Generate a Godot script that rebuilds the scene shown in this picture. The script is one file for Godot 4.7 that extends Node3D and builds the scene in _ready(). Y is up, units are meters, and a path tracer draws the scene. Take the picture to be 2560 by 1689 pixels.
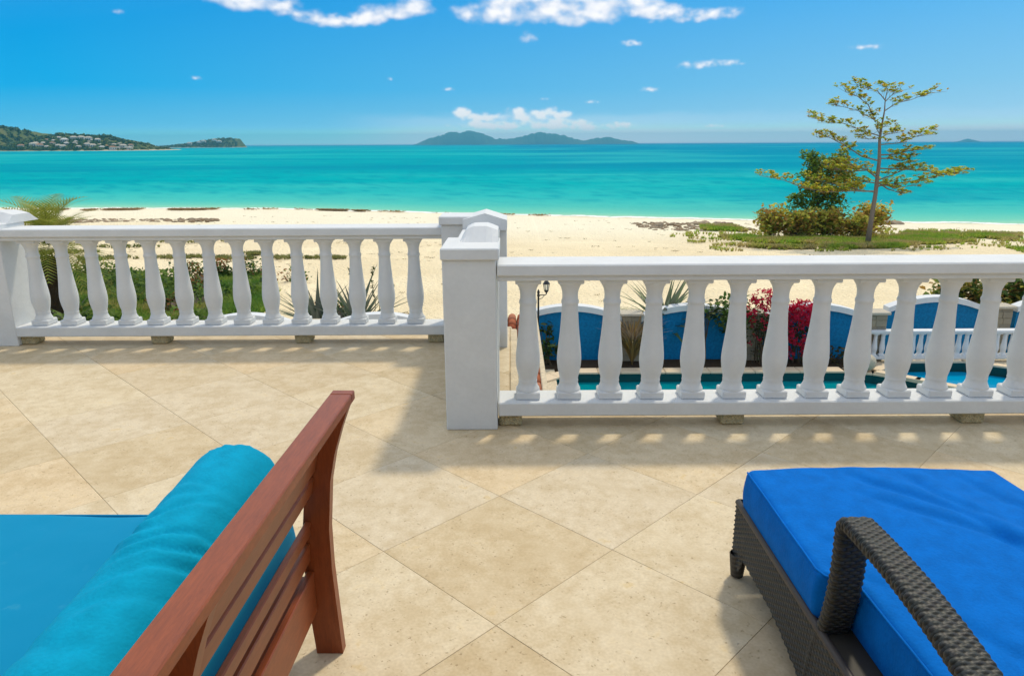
extends Node3D

# ---------------------------------------------------------------- helpers
var rng := RandomNumberGenerator.new()
var names := {}
var M := {}
const EYE := 1.478
const SEA := -6.2
const DECK := -4.7

func numbered(parent: Node, called: String) -> String:
	var key := str(parent.get_instance_id()) + called
	var n: int = names.get(key, 0)
	names[key] = n + 1
	return called if n == 0 else "%s_%03d" % [called, n]

func tag(o: Node, label: String, category: String, group := "") -> Node:
	o.set_meta("label", label)
	o.set_meta("category", category)
	if group != "":
		o.set_meta("group", group)
	return o

func thing(called: String, label: String, category: String, at := Vector3.ZERO, turn := 0.0, group := "") -> Node3D:
	var o := Node3D.new()
	o.name = numbered(self, called)
	add_child(o, true)
	o.position = at
	o.rotation.y = turn
	tag(o, label, category, group)
	return o

func put(called: String, mesh: Mesh, m: Material, parent: Node = self, kind := "") -> MeshInstance3D:
	var o := MeshInstance3D.new()
	o.name = numbered(parent, called)
	o.mesh = mesh
	if m:
		o.material_override = m
	parent.add_child(o, true)
	if kind != "":
		o.set_meta("kind", kind)
	return o

func scatter(called: String, mesh: Mesh, m: Material, xs: Array, cs: Array, parent: Node = self) -> MultiMeshInstance3D:
	var mm := MultiMesh.new()
	mm.transform_format = MultiMesh.TRANSFORM_3D
	mm.use_colors = true
	mm.mesh = mesh
	mm.instance_count = xs.size()
	for i in xs.size():
		mm.set_instance_transform(i, xs[i])
		mm.set_instance_color(i, cs[i])
	var o := MultiMeshInstance3D.new()
	o.name = numbered(parent, called)
	o.multimesh = mm
	o.material_override = m
	parent.add_child(o, true)
	o.set_meta("kind", "stuff")
	return o

func dup(src: Node3D, called: String, at: Vector3, turn: float, label: String) -> Node3D:
	var o: Node3D = src.duplicate()
	o.name = numbered(self, called)
	add_child(o, true)
	o.position = at
	o.rotation.y = turn
	if label != "":
		o.set_meta("label", label)
	return o

func lin(r: float, g: float, b: float) -> Color:
	return Color(r, g, b).linear_to_srgb()

func rr(a: float, b: float) -> float:
	return rng.randf_range(a, b)

func mat(c: Color, rough := 0.7, spec := 0.5) -> StandardMaterial3D:
	var m := StandardMaterial3D.new()
	m.albedo_color = c
	m.roughness = rough
	m.metallic_specular = spec
	return m

func vmat(rough := 0.7, spec := 0.4) -> StandardMaterial3D:
	var m := mat(Color.WHITE, rough, spec)
	m.vertex_color_use_as_albedo = true
	return m

func leafmat(rough := 0.55) -> StandardMaterial3D:
	var m := vmat(rough, 0.3)
	m.cull_mode = BaseMaterial3D.CULL_DISABLED
	m.backlight_enabled = true
	m.backlight = Color(1.0, 1.0, 1.0)
	return m

func noise(freq: float, s: int, oct := 4, kind := FastNoiseLite.TYPE_SIMPLEX_SMOOTH) -> FastNoiseLite:
	var n := FastNoiseLite.new()
	n.noise_type = kind
	n.frequency = freq
	n.seed = s
	n.fractal_octaves = oct
	return n

func bump_tex(freq: float, s: int, size := 512, oct := 4) -> ImageTexture:
	return ImageTexture.create_from_image(noise(freq, s, oct).get_seamless_image(size, size))

func bumped(m: StandardMaterial3D, tex: Texture2D, scale: float, repeat: float, world := true) -> StandardMaterial3D:
	m.heightmap_enabled = true
	m.heightmap_texture = tex
	m.heightmap_scale = scale
	m.uv1_triplanar = true
	m.uv1_world_triplanar = world
	m.uv1_scale = Vector3.ONE * repeat
	return m

# Mesh builder: triangles turned so that they face away from a given point or along a given direction.
class MB:
	var st := SurfaceTool.new()
	var flat := true
	func _init():
		st.begin(Mesh.PRIMITIVE_TRIANGLES)
	func color(c: Color) -> MB:
		st.set_color(c)
		return self
	func tri(a: Vector3, b: Vector3, c: Vector3, out: Vector3):
		if (a - c).cross(a - b).dot(out) < 0.0:
			var t := b
			b = c
			c = t
		st.set_smooth_group(0xFFFFFFFF if flat else 0)
		st.add_vertex(a)
		st.add_vertex(b)
		st.add_vertex(c)
	func quad(a: Vector3, b: Vector3, c: Vector3, d: Vector3, out: Vector3):
		tri(a, b, c, out)
		tri(a, c, d, out)
	func box(c: Vector3, s: Vector3, bev := 0.0, rot := Basis.IDENTITY):
		var h := s * 0.5
		if bev <= 0.0:
			for ax in 3:
				for sg in [-1.0, 1.0]:
					var n := Vector3.ZERO
					n[ax] = sg
					var u := (ax + 1) % 3
					var v := (ax + 2) % 3
					var p: Array = []
					for k in [[-1, -1], [1, -1], [1, 1], [-1, 1]]:
						var q := Vector3.ZERO
						q[ax] = sg * h[ax]
						q[u] = k[0] * h[u]
						q[v] = k[1] * h[v]
						p.append(c + rot * q)
					quad(p[0], p[1], p[2], p[3], rot * n)
			return
		# chamfered box: six faces, twelve edge strips, eight corners
		var cn := {}
		for sx in [-1, 1]:
			for sy in [-1, 1]:
				for sz in [-1, 1]:
					var sgn := Vector3(sx, sy, sz)
					var tri_pts: Array = []
					for ax in 3:
						var q := Vector3(sx * (h.x - bev), sy * (h.y - bev), sz * (h.z - bev))
						q[ax] = sgn[ax] * h[ax]
						tri_pts.append(c + rot * q)
					cn[[sx, sy, sz]] = tri_pts
					tri(tri_pts[0], tri_pts[1], tri_pts[2], rot * sgn)
		for ax in 3:
			var u := (ax + 1) % 3
			var v := (ax + 2) % 3
			for sg in [-1, 1]:
				var p: Array = []
				for k in [[-1, -1], [1, -1], [1, 1], [-1, 1]]:
					var key := [0, 0, 0]
					key[ax] = sg
					key[u] = k[0]
					key[v] = k[1]
					p.append(cn[key][ax])
				var n := Vector3.ZERO
				n[ax] = sg
				quad(p[0], p[1], p[2], p[3], rot * n)
			for su in [-1, 1]:
				for sv in [-1, 1]:
					var k0 := [0, 0, 0]
					var k1 := [0, 0, 0]
					k0[ax] = -1
					k1[ax] = 1
					k0[u] = su
					k1[u] = su
					k0[v] = sv
					k1[v] = sv
					var n := Vector3.ZERO
					n[u] = su
					n[v] = sv
					quad(cn[k0][u], cn[k1][u], cn[k1][v], cn[k0][v], rot * n)
	func tube(path: Array, radii: Array, seg := 8, caps := true):
		var rings: Array = []
		var x := Vector3.RIGHT
		for i in path.size():
			var d: Vector3 = (path[mini(i + 1, path.size() - 1)] - path[maxi(i - 1, 0)]).normalized()
			if absf(d.dot(x)) > 0.9:
				x = Vector3.FORWARD if absf(d.z) < 0.9 else Vector3.UP
			x = (x - d * d.dot(x)).normalized()
			var y := d.cross(x)
			var ring: Array = []
			for k in seg:
				var a := TAU * k / seg
				ring.append(path[i] + (x * cos(a) + y * sin(a)) * radii[i])
			rings.append(ring)
		for i in rings.size() - 1:
			for k in seg:
				var k2 := (k + 1) % seg
				var mid: Vector3 = (rings[i][k] + rings[i + 1][k2]) * 0.5 - (path[i] + path[i + 1]) * 0.5
				quad(rings[i][k], rings[i][k2], rings[i + 1][k2], rings[i + 1][k], mid)
		if caps:
			for e in [0, path.size() - 1]:
				var out: Vector3 = (path[e] - path[1 if e == 0 else e - 1])
				for k in seg:
					tri(path[e], rings[e][k], rings[e][(k + 1) % seg], out)
	func lathe(prof: Array, seg: int, at := Vector3.ZERO):
		for i in prof.size() - 1:
			var p: Vector2 = prof[i]
			var q: Vector2 = prof[i + 1]
			for k in seg:
				var a := TAU * k / seg
				var b := TAU * (k + 1) / seg
				var out2 := Vector2(q.y - p.y, p.x - q.x)
				var am := (a + b) * 0.5
				var out := Vector3(cos(am) * out2.x, out2.y, sin(am) * out2.x)
				quad(at + Vector3(p.x * cos(a), p.y, p.x * sin(a)), at + Vector3(p.x * cos(b), p.y, p.x * sin(b)), at + Vector3(q.x * cos(b), q.y, q.x * sin(b)), at + Vector3(q.x * cos(a), q.y, q.x * sin(a)), out)
	# polygon (points in the plane of ux and uy) pushed along w
	func prism(poly: PackedVector2Array, o: Vector3, ux: Vector3, uy: Vector3, w: Vector3):
		var idx := Geometry2D.triangulate_polygon(poly)
		var P := func(q: Vector2) -> Vector3: return o + ux * q.x + uy * q.y
		for i in range(0, idx.size(), 3):
			var a: Vector3 = P.call(poly[idx[i]])
			var b: Vector3 = P.call(poly[idx[i + 1]])
			var c: Vector3 = P.call(poly[idx[i + 2]])
			tri(a, b, c, -w)
			tri(a + w, b + w, c + w, w)
		var ccw := not Geometry2D.is_polygon_clockwise(poly)
		for i in poly.size():
			var p := poly[i]
			var q := poly[(i + 1) % poly.size()]
			var n2 := Vector2(q.y - p.y, p.x - q.x)
			if not ccw:
				n2 = -n2
			var a: Vector3 = P.call(p)
			var b: Vector3 = P.call(q)
			quad(a, b, b + w, a + w, ux * n2.x + uy * n2.y)
	func mesh() -> ArrayMesh:
		st.generate_normals()
		return st.commit()

# smooth grid of points p[j * nu + i]; flip turns it over
func grid_mesh(nu: int, nv: int, p: PackedVector3Array, cols := PackedColorArray(), flip := false, uvs := PackedVector2Array()) -> ArrayMesh:
	var n := PackedVector3Array()
	n.resize(nu * nv)
	for j in nv:
		for i in nu:
			var du := p[j * nu + mini(i + 1, nu - 1)] - p[j * nu + maxi(i - 1, 0)]
			var dv := p[mini(j + 1, nv - 1) * nu + i] - p[maxi(j - 1, 0) * nu + i]
			var c := du.cross(dv).normalized()
			n[j * nu + i] = -c if flip else c
	var idx := PackedInt32Array()
	idx.resize((nu - 1) * (nv - 1) * 6)
	var w := 0
	for j in nv - 1:
		for i in nu - 1:
			var a := j * nu + i
			var q := [a, a + nu, a + 1, a + 1, a + nu, a + nu + 1] if not flip else [a, a + 1, a + nu, a + 1, a + nu + 1, a + nu]
			for k in 6:
				idx[w] = q[k]
				w += 1
	var arr := []
	arr.resize(Mesh.ARRAY_MAX)
	arr[Mesh.ARRAY_VERTEX] = p
	arr[Mesh.ARRAY_NORMAL] = n
	arr[Mesh.ARRAY_INDEX] = idx
	if cols.size():
		arr[Mesh.ARRAY_COLOR] = cols
	if uvs.size():
		arr[Mesh.ARRAY_TEX_UV] = uvs
	var m := ArrayMesh.new()
	m.add_surface_from_arrays(Mesh.PRIMITIVE_TRIANGLES, arr)
	return m

func pw(x: float, xs: Array, ys: Array) -> float:
	if x <= xs[0]:
		return ys[0]
	for i in range(1, xs.size()):
		if x <= xs[i]:
			var t: float = (x - xs[i - 1]) / (xs[i] - xs[i - 1])
			return lerpf(ys[i - 1], ys[i], t)
	return ys[-1]

func shore(x: float) -> float:
	return pw(x, [-400.0, -66.0, -32.0, 0.6, 22.8, 49.0, 300.0], [-96.0, -93.0, -90.7, -80.5, -73.7, -68.4, -45.0])

func ground_y(x: float, z: float) -> float:
	return -5.05 - 1.15 * clampf((-z - 22.0) / (-shore(x) - 22.0), 0.0, 1.6)

func _ready() -> void:
	rng.seed = 20817
	setup_view()
	make_materials()
	build_terrace()
	build_balustrades()
	build_land_and_sea()
	build_headlands()
	build_pool_garden()
	build_beach_plants()
	build_left_garden()
	build_daybed()
	build_lounger()

# ---------------------------------------------------------------- view, light, sky
func setup_view() -> void:
	var cam := Camera3D.new()
	cam.name = "camera"
	add_child(cam)
	cam.fov = 50.92
	cam.near = 0.05
	cam.far = 60000.0
	cam.position = Vector3(0, EYE, 0)
	cam.basis = Basis(Vector3.RIGHT, deg_to_rad(-15.3)) * Basis(Vector3.BACK, deg_to_rad(-0.299))
	cam.current = true
	var sun := DirectionalLight3D.new()
	sun.name = "sun"
	add_child(sun)
	sun.basis = Basis.looking_at(-Vector3(0.31, 1.0, -0.515), Vector3.UP)
	sun.light_energy = 0.66
	sun.light_color = Color(1.0, 0.95, 0.85)
	sun.light_angular_distance = 4.5
	sun.shadow_enabled = true
	var env := Environment.new()
	env.background_mode = Environment.BG_SKY
	env.tonemap_mode = Environment.TONE_MAPPER_LINEAR
	env.tonemap_exposure = 1.07
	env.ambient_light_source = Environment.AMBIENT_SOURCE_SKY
	env.sdfgi_enabled = true
	env.ssao_enabled = true
	env.ssil_enabled = true
	env.fog_enabled = true
	env.fog_density = FOG
	env.fog_light_color = Color(0.42, 0.85, 1.0)
	var sky := Sky.new()
	var pm := PanoramaSkyMaterial.new()
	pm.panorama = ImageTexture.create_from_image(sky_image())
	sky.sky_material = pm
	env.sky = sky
	var we := WorldEnvironment.new()
	we.name = "world_environment"
	we.environment = env
	add_child(we)

const FOG := 0.00012
const FOG_GLOW := Color(0.09, 0.33, 0.54)
const EL := [0.0, 1.5, 4.0, 10.0, 30.0, 90.0]
const SKY_L := [[120, 192, 226], [84, 180, 222], [20, 167, 226], [0, 148, 220], [0, 134, 210], [6, 116, 198]]
const SKY_R := [[160, 212, 236], [152, 202, 230], [132, 196, 232], [92, 180, 238], [88, 168, 232], [40, 130, 210]]
var sky_l: Array[Color] = []
var sky_r: Array[Color] = []

func sky_base(az: float, el: float) -> Color:
	var a := absf(wrapf(az - 38.0, -180.0, 180.0))
	var k := clampf(1.0 - a / 76.0, 0.0, 1.0)
	k = pow(k, 1.1)
	k *= 1.0 - smoothstep(70.0, 90.0, el)
	var i := 1
	while i < EL.size() - 1 and el > EL[i]:
		i += 1
	var t := clampf((el - EL[i - 1]) / (EL[i] - EL[i - 1]), 0.0, 1.0)
	return sky_l[i - 1].lerp(sky_l[i], t).lerp(sky_r[i - 1].lerp(sky_r[i], t), k)

# the air above the haze layer that lies over the sea: what is seen is this air through that layer
func above_haze(c: Color, el: float) -> Color:
	var path := minf(165.0 / maxf(sin(deg_to_rad(maxf(el, 0.05))), 0.001), 10500.0)
	var t := exp(-path * FOG)
	return Color(clampf((c.r - FOG_GLOW.r * (1.0 - t)) / t, 0.0, 1.0), clampf((c.g - FOG_GLOW.g * (1.0 - t)) / t, 0.0, 1.0), clampf((c.b - FOG_GLOW.b * (1.0 - t)) / t, 0.0, 1.0))

# clouds in view: azimuth, elevation, half width, half height, tilt, softness
const CLOUDS := [
	[-18.6, 9.7, 3.6, 1.0, 0.0, 0.7], [-14.6, 8.75, 1.9, 0.6, -0.1, 0.9], [-16.6, 9.2, 1.6, 0.6, 0.0, 0.8],
	[-12.2, 8.6, 2.3, 0.6, 0.1, 0.4], [-9.8, 9.0, 2.8, 0.85, 0.12, 0.4], [-7.4, 9.55, 2.3, 0.95, 0.1, 0.4],
	[-1.6, 9.2, 2.8, 0.9, 0.0, 0.5], [1.4, 9.1, 3.4, 1.0, 0.0, 0.45], [5.2, 9.05, 3.6, 1.0, 0.0, 0.45], [8.6, 9.4, 3.4, 1.0, 0.0, 0.5], [3.0, 9.9, 6.0, 0.9, 0.0, 0.5], [11.0, 9.1, 2.6, 0.55, 0.0, 0.6],
	[13.9, 8.75, 3.2, 0.55, 0.03, 0.6],
	[1.39, 7.55, 0.75, 0.5, 0.0, 0.8], [9.0, 7.1, 0.8, 0.26, 0.0, 0.8], [14.2, 5.5, 2.0, 0.36, 0.0, 0.8], [16.2, 5.55, 1.0, 0.22, 0.0, 0.9], [25.3, 6.2, 1.3, 0.18, 0.0, 1.0],
	[-4.78, 4.0, 0.5, 0.14, 0.0, 1.0], [10.5, 3.86, 0.8, 0.2, 0.0, 1.0], [6.24, 3.03, 0.6, 0.12, 0.0, 1.1], [-22.66, 4.55, 0.34, 0.12, 0.0, 1.2], [-9.1, 4.73, 0.25, 0.1, 0.0, 1.3], [15.4, 1.21, 0.8, 0.11, 0.0, 1.1], [-27.0, 8.5, 0.4, 0.15, 0.0, 1.3], [2.6, 3.3, 0.35, 0.09, 0.0, 1.3],
	[-3.7, 2.25, 0.75, 0.62, 0.0, 0.3], [-2.2, 1.95, 1.7, 0.45, 0.0, 0.35], [0.35, 2.05, 1.5, 0.6, 0.0, 0.3], [2.96, 2.05, 1.7, 0.62, 0.0, 0.3],
	[-1.5, 1.35, 3.0, 0.5, 0.0, 0.6], [3.4, 1.4, 3.0, 0.55, 0.0, 0.6], [8.3, 1.28, 1.3, 0.3, 0.0, 0.8], [5.9, 1.2, 1.4, 0.36, 0.0, 0.8],
]

func sky_image() -> Image:
	for c in SKY_L:
		sky_l.append(Color8(c[0], c[1], c[2]).srgb_to_linear() * 0.98)
	for c in SKY_R:
		sky_r.append(Color8(c[0], c[1], c[2]).srgb_to_linear() * 0.98)
	var n1 := noise(0.045, 11, 5)
	var n2 := noise(0.9, 5, 5)
	var n3 := noise(0.35, 8, 4)
	# the whole sky, coarse: the same air, dense unseen cloud added for fill light
	var lw := 720
	var lh := 360
	var low := Image.create(lw, lh, false, Image.FORMAT_RGB8)
	low.fill(Color8(150, 175, 190))
	for y in lh / 2 + 1:
		var el := 90.0 - (y + 0.5) * 180.0 / lh
		for x in lw:
			var az := wrapf((x + 0.5) * 360.0 / lw, -180.0, 180.0)
			var c := sky_base(az, maxf(el, 0.0))
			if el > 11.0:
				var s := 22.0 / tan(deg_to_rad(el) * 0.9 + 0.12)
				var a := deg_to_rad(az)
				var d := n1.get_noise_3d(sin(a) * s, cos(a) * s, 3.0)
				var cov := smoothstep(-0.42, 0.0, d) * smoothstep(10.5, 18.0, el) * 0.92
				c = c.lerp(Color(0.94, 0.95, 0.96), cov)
			low.set_pixel(x, y, above_haze(c, el).linear_to_srgb())
	var W := 4096
	var H := 2048
	low.resize(W, H, Image.INTERPOLATE_BILINEAR)
	# the part of the sky with the small far clouds, at full resolution
	var x0 := -460
	var x1 := 460
	var y0 := int(H * 0.5 - 13.0 * H / 180.0)
	var win := Image.create(x1 - x0, H / 2 - y0, false, Image.FORMAT_RGB8)
	for y in range(y0, H / 2):
		var el := 90.0 - (y + 0.5) * 180.0 / H
		for x in range(x0, x1):
			var az := (x + 0.5) * 360.0 / W
			var c := sky_base(az, el)
			# thin haze bank round the island and right of it
			var hz := (1.0 - smoothstep(1.7, 2.5, el + 0.25 * n3.get_noise_2d(az * 0.6, el * 3.0))) * smoothstep(-15.0, -5.0, az)
			hz *= 0.35 if az < 8.0 else lerpf(0.35, 0.16, smoothstep(8.0, 20.0, az))
			c = c.lerp(Color(0.46, 0.66, 0.80), hz)
			var dens := 0.0
			var top := 0.0
			for q in CLOUDS:
				var dx: float = (az - q[0]) / q[2]
				if absf(dx) > 1.5:
					continue
				var dy: float = (el - q[1] - q[4] * (az - q[0])) / q[3]
				if dy < 0.0:
					dy *= 1.5
				if absf(dy) > 1.8:
					continue
				var f: float = 0.32 / maxf(q[3], 0.12)
				var nn := n2.get_noise_2d(az * f * 1.1 + q[0] * 7.0, el * f * 2.0)
				var dd: float = 1.0 - dx * dx - dy * dy + nn * 1.1 + n2.get_noise_2d(az * f * 3.0, el * f * 5.0) * 0.35
				dd = smoothstep(-0.15, 0.95 + q[5], dd)
				if dd > 0.0:
					dens = 1.0 - (1.0 - dens) * (1.0 - dd)
					top = maxf(top, dd * clampf(0.62 + 0.4 * dy + nn * 0.75, 0.0, 1.0))
			if dens > 0.0:
				var far := smoothstep(3.5, 1.0, el)
				var shade := Color(0.66, 0.72, 0.83).lerp(Color(0.56, 0.68, 0.80), far)
				var lit := Color(0.97, 0.97, 0.985).lerp(Color(0.86, 0.91, 0.95), far)
				c = c.lerp(shade.lerp(lit, top), dens * lerpf(0.95, 0.9, far))
			win.set_pixel(x - x0, y - y0, above_haze(c, el).linear_to_srgb())
	low.blit_rect(win, Rect2i(0, 0, -x0, win.get_height()), Vector2i(W + x0, y0))
	low.blit_rect(win, Rect2i(-x0, 0, x1, win.get_height()), Vector2i(0, y0))
	return low

# ---------------------------------------------------------------- materials
func make_materials() -> void:
	var fine := bump_tex(0.02, 3, 512, 5)
	M.fine = fine
	M.white = bumped(mat(lin(0.69, 0.71, 0.72), 0.62, 0.3), fine, 0.12, 1.3)
	M.white_old = bumped(mat(lin(0.68, 0.67, 0.63), 0.75, 0.3), fine, 0.4, 1.5)
	M.cream = bumped(mat(lin(0.66, 0.55, 0.38), 0.8, 0.3), fine, 0.5, 1.5)
	M.block = bumped(mat(lin(0.66, 0.57, 0.36), 0.9, 0.2), fine, 1.2, 6.0)
	M.mortar = mat(lin(0.55, 0.45, 0.30), 0.95, 0.2)
	M.blue_paint = bumped(mat(lin(0.0, 0.19, 0.43), 0.55, 0.3), fine, 0.3, 2.0)
	M.leaf = leafmat()
	mottle(M.white, 211, 0.008, 247)
	mottle(M.cream, 213, 0.012, 222)
	mottle(M.blue_paint, 215, 0.012, 214)
	M.block.albedo_texture = M.cream.albedo_texture
	M.wood_veg = vmat(0.9, 0.2)
	M.black = mat(lin(0.012, 0.013, 0.014), 0.45, 0.5)
	M.dirt = bumped(mat(lin(0.06, 0.043, 0.028), 0.95, 0.1), fine, 3.0, 0.7)
	var g := mat(Color(0.85, 0.9, 0.9, 0.25), 0.08, 0.5)
	g.transparency = BaseMaterial3D.TRANSPARENCY_ALPHA
	M.glass = g
	M.rock = bumped(vmat(0.9, 0.2), fine, 2.0, 1.2)

# faint uneven tone for a painted or woven surface, multiplied into its colour
func mottle(m: StandardMaterial3D, s: int, freq: float, low: int) -> StandardMaterial3D:
	var a := noise(freq, s, 5).get_seamless_image(384, 384).get_data()
	var b := noise(freq * 7.0, s + 1, 3).get_seamless_image(384, 384).get_data()
	var px := PackedByteArray()
	px.resize(384 * 384)
	for i in px.size():
		var t := clampf((0.65 * a[i] + 0.35 * b[i]) / 255.0 * 1.9 - 0.4, 0.0, 1.0)
		px[i] = int(lerpf(low, 255.0, t))
	m.albedo_texture = ImageTexture.create_from_image(Image.create_from_data(384, 384, false, Image.FORMAT_L8, px))
	return m

func travertine() -> Array:
	var S := 1024
	var big := noise(0.006, 21, 4).get_seamless_image(S, S).get_data()
	var nv := noise(0.03, 22, 5)
	var veins := nv.get_seamless_image(S, S)
	veins.resize(S, S * 3, Image.INTERPOLATE_BILINEAR)
	veins.crop(S, S)
	var cr := noise(0.022, 22, 5)
	var mid := cr.get_seamless_image(S, S).get_data()
	var gr := noise(0.11, 23, 3).get_seamless_image(S, S).get_data()
	var pit := noise(0.05, 24, 2).get_seamless_image(S, S).get_data()
	var pit2 := noise(0.16, 27, 2).get_seamless_image(S, S).get_data()
	var col := PackedByteArray()
	col.resize(S * S * 3)
	var hgt := PackedByteArray()
	hgt.resize(S * S)
	for i in S * S:
		var a := big[i] / 255.0
		var b := mid[i] / 255.0
		var c := gr[i] / 255.0
		var p := clampf((pit[i] / 255.0 - 0.72) * 9.0, 0.0, 1.0) * clampf((pit2[i] / 255.0 - 0.52) * 6.0, 0.0, 1.0)
		var t := 0.45 * a + 0.4 * b + 0.15 * c
		t = clampf((t - 0.28) * 2.2, 0.0, 1.0)
		var r := lerpf(198.0, 217.0, t)
		var g := lerpf(180.0, 203.0, t)
		var bl := lerpf(148.0, 177.0, t)
		var st := clampf((a - 0.66) * 4.0, 0.0, 1.0) * clampf((b - 0.5) * 3.0, 0.0, 1.0)
		r = lerpf(r, 200.0, st * 0.6)
		g = lerpf(g, 172.0, st * 0.6)
		bl = lerpf(bl, 118.0, st * 0.6)
		r = lerpf(r, 120.0, p * 0.33)
		g = lerpf(g, 96.0, p * 0.33)
		bl = lerpf(bl, 66.0, p * 0.33)
		var k := 0.975 + 0.05 * c
		col[i * 3] = int(clampf(r * k, 0, 255))
		col[i * 3 + 1] = int(clampf(g * k, 0, 255))
		col[i * 3 + 2] = int(clampf(bl * k, 0, 255))
		hgt[i] = int(clampf(200.0 + 18.0 * (b - 0.5) + 16.0 * (c - 0.5) - 150.0 * p, 0, 255))
	return [ImageTexture.create_from_image(Image.create_from_data(S, S, false, Image.FORMAT_RGB8, col)), ImageTexture.create_from_image(Image.create_from_data(S, S, false, Image.FORMAT_L8, hgt))]

# ---------------------------------------------------------------- terrace
func build_terrace() -> void:
	var tv := travertine()
	var mats: Array = []
	for t in [[1.0, 1.0, 0.99], [0.97, 0.96, 0.94], [1.0, 0.985, 0.955], [0.985, 0.985, 0.985], [0.96, 0.945, 0.91], [1.0, 0.975, 0.935]]:
		var m := mat(Color(t[0], t[1], t[2]), 0.62, 0.32)
		m.albedo_texture = tv[0]
		m.heightmap_enabled = true
		m.heightmap_texture = tv[1]
		m.heightmap_scale = 0.25
		mats.append(m)
	# slab under the tiles, with the villa wall that carries it
	var slab := MB.new()
	slab.box(Vector3(-4.2, -0.13, -1.62), Vector3(8.4, 0.236, 8.24))
	slab.box(Vector3(4.0, -0.13, -0.625), Vector3(8.0, 0.236, 6.25))
	var floor_o := put("terrace_floor", slab.mesh(), M.mortar, self, "structure")
	var wall := MB.new()
	wall.box(Vector3(-4.3, -2.75, -1.6), Vector3(8.2, 4.98, 7.8))
	wall.box(Vector3(3.8, -2.75, -0.55), Vector3(7.999, 4.98, 5.9))
	put("supporting_wall", wall.mesh(), M.cream, floor_o)
	# unseen villa wall, eave and doors behind the terrace, added to shape fill
	var villa := MB.new()
	for q in [[-6.4, 4.0], [-0.55, 1.5], [5.2, 4.6]]:
		villa.box(Vector3(q[0], 1.6, 2.75), Vector3(q[1], 3.2, 0.3))
	villa.box(Vector3(-0.4, 2.6, 2.7505), Vector3(15.8, 0.5, 0.298))
	villa.box(Vector3(-0.4, 2.95, 2.3), Vector3(16.4, 0.18, 1.6))  # roof eave, added to hold back skylight from behind
	put("added_villa_wall", villa.mesh(), M.cream, floor_o)
	var doors := MB.new()
	for q in [-3.55, -2.15, 0.85, 2.25]:
		for e in [-0.64, 0.64]:
			doors.box(Vector3(q + e, 1.15, 2.75), Vector3(0.09, 2.3, 0.06))
		for y in [0.12, 2.24]:
			doors.box(Vector3(q, y, 2.75), Vector3(1.2, 0.12, 0.06))
		doors.box(Vector3(q, 1.15, 2.76), Vector3(1.19, 2.0, 0.02))
	put("added_villa_doors", doors.mesh(), M.white, floor_o)
	# outline of the tiled floor
	var outline := PackedVector2Array([Vector2(-8.4, 2.4), Vector2(-8.4, -5.72), Vector2(-0.02, -5.72), Vector2(-0.02, -3.735), Vector2(8.0, -3.735), Vector2(8.0, 2.4)])
	var s := 0.61
	var a := deg_to_rad(45.2)
	var i_dir := Vector2(cos(a), -sin(a))
	var j_dir := Vector2(-sin(a), -cos(a))
	var o := Vector2(-0.0909, -3.1752) * s
	var gap := 0.0006
	var count := 0
	for i in range(-14, 15):
		for j in range(-14, 15):
			var c := o + (i_dir * (i + 0.5) + j_dir * (j + 0.5)) * s
			if c.y > 1.0 or c.x < -5.6 or c.x > 5.6:
				continue
			var poly := PackedVector2Array()
			for k in [[gap, gap], [s - gap, gap], [s - gap, s - gap], [gap, s - gap]]:
				poly.append(o + i_dir * (i * s + k[0]) + j_dir * (j * s + k[1]))
			for cut in Geometry2D.intersect_polygons(poly, outline):
				if Geometry2D.is_polygon_clockwise(cut):
					cut.reverse()
				var turn := rng.randi() % 4
				put("tile", tile_mesh(cut, c, turn * PI / 2 + a, Vector2(rng.randf(), rng.randf()), rr(-0.0004, 0.0004)), mats[rng.randi() % mats.size()], floor_o)
				count += 1
	# edge moulding along the drop
	var nose := MB.new()
	nose.box(Vector3(-4.2, -0.03, -5.755), Vector3(8.4, 0.056, 0.06), 0.01)
	nose.box(Vector3(4.0, -0.031, -3.768), Vector3(8.0, 0.056, 0.06), 0.01)
	nose.box(Vector3(0.012, -0.0315, -4.76), Vector3(0.06, 0.056, 1.9), 0.01)
	put("edge_moulding", nose.mesh(), M.cream, floor_o)

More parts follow.
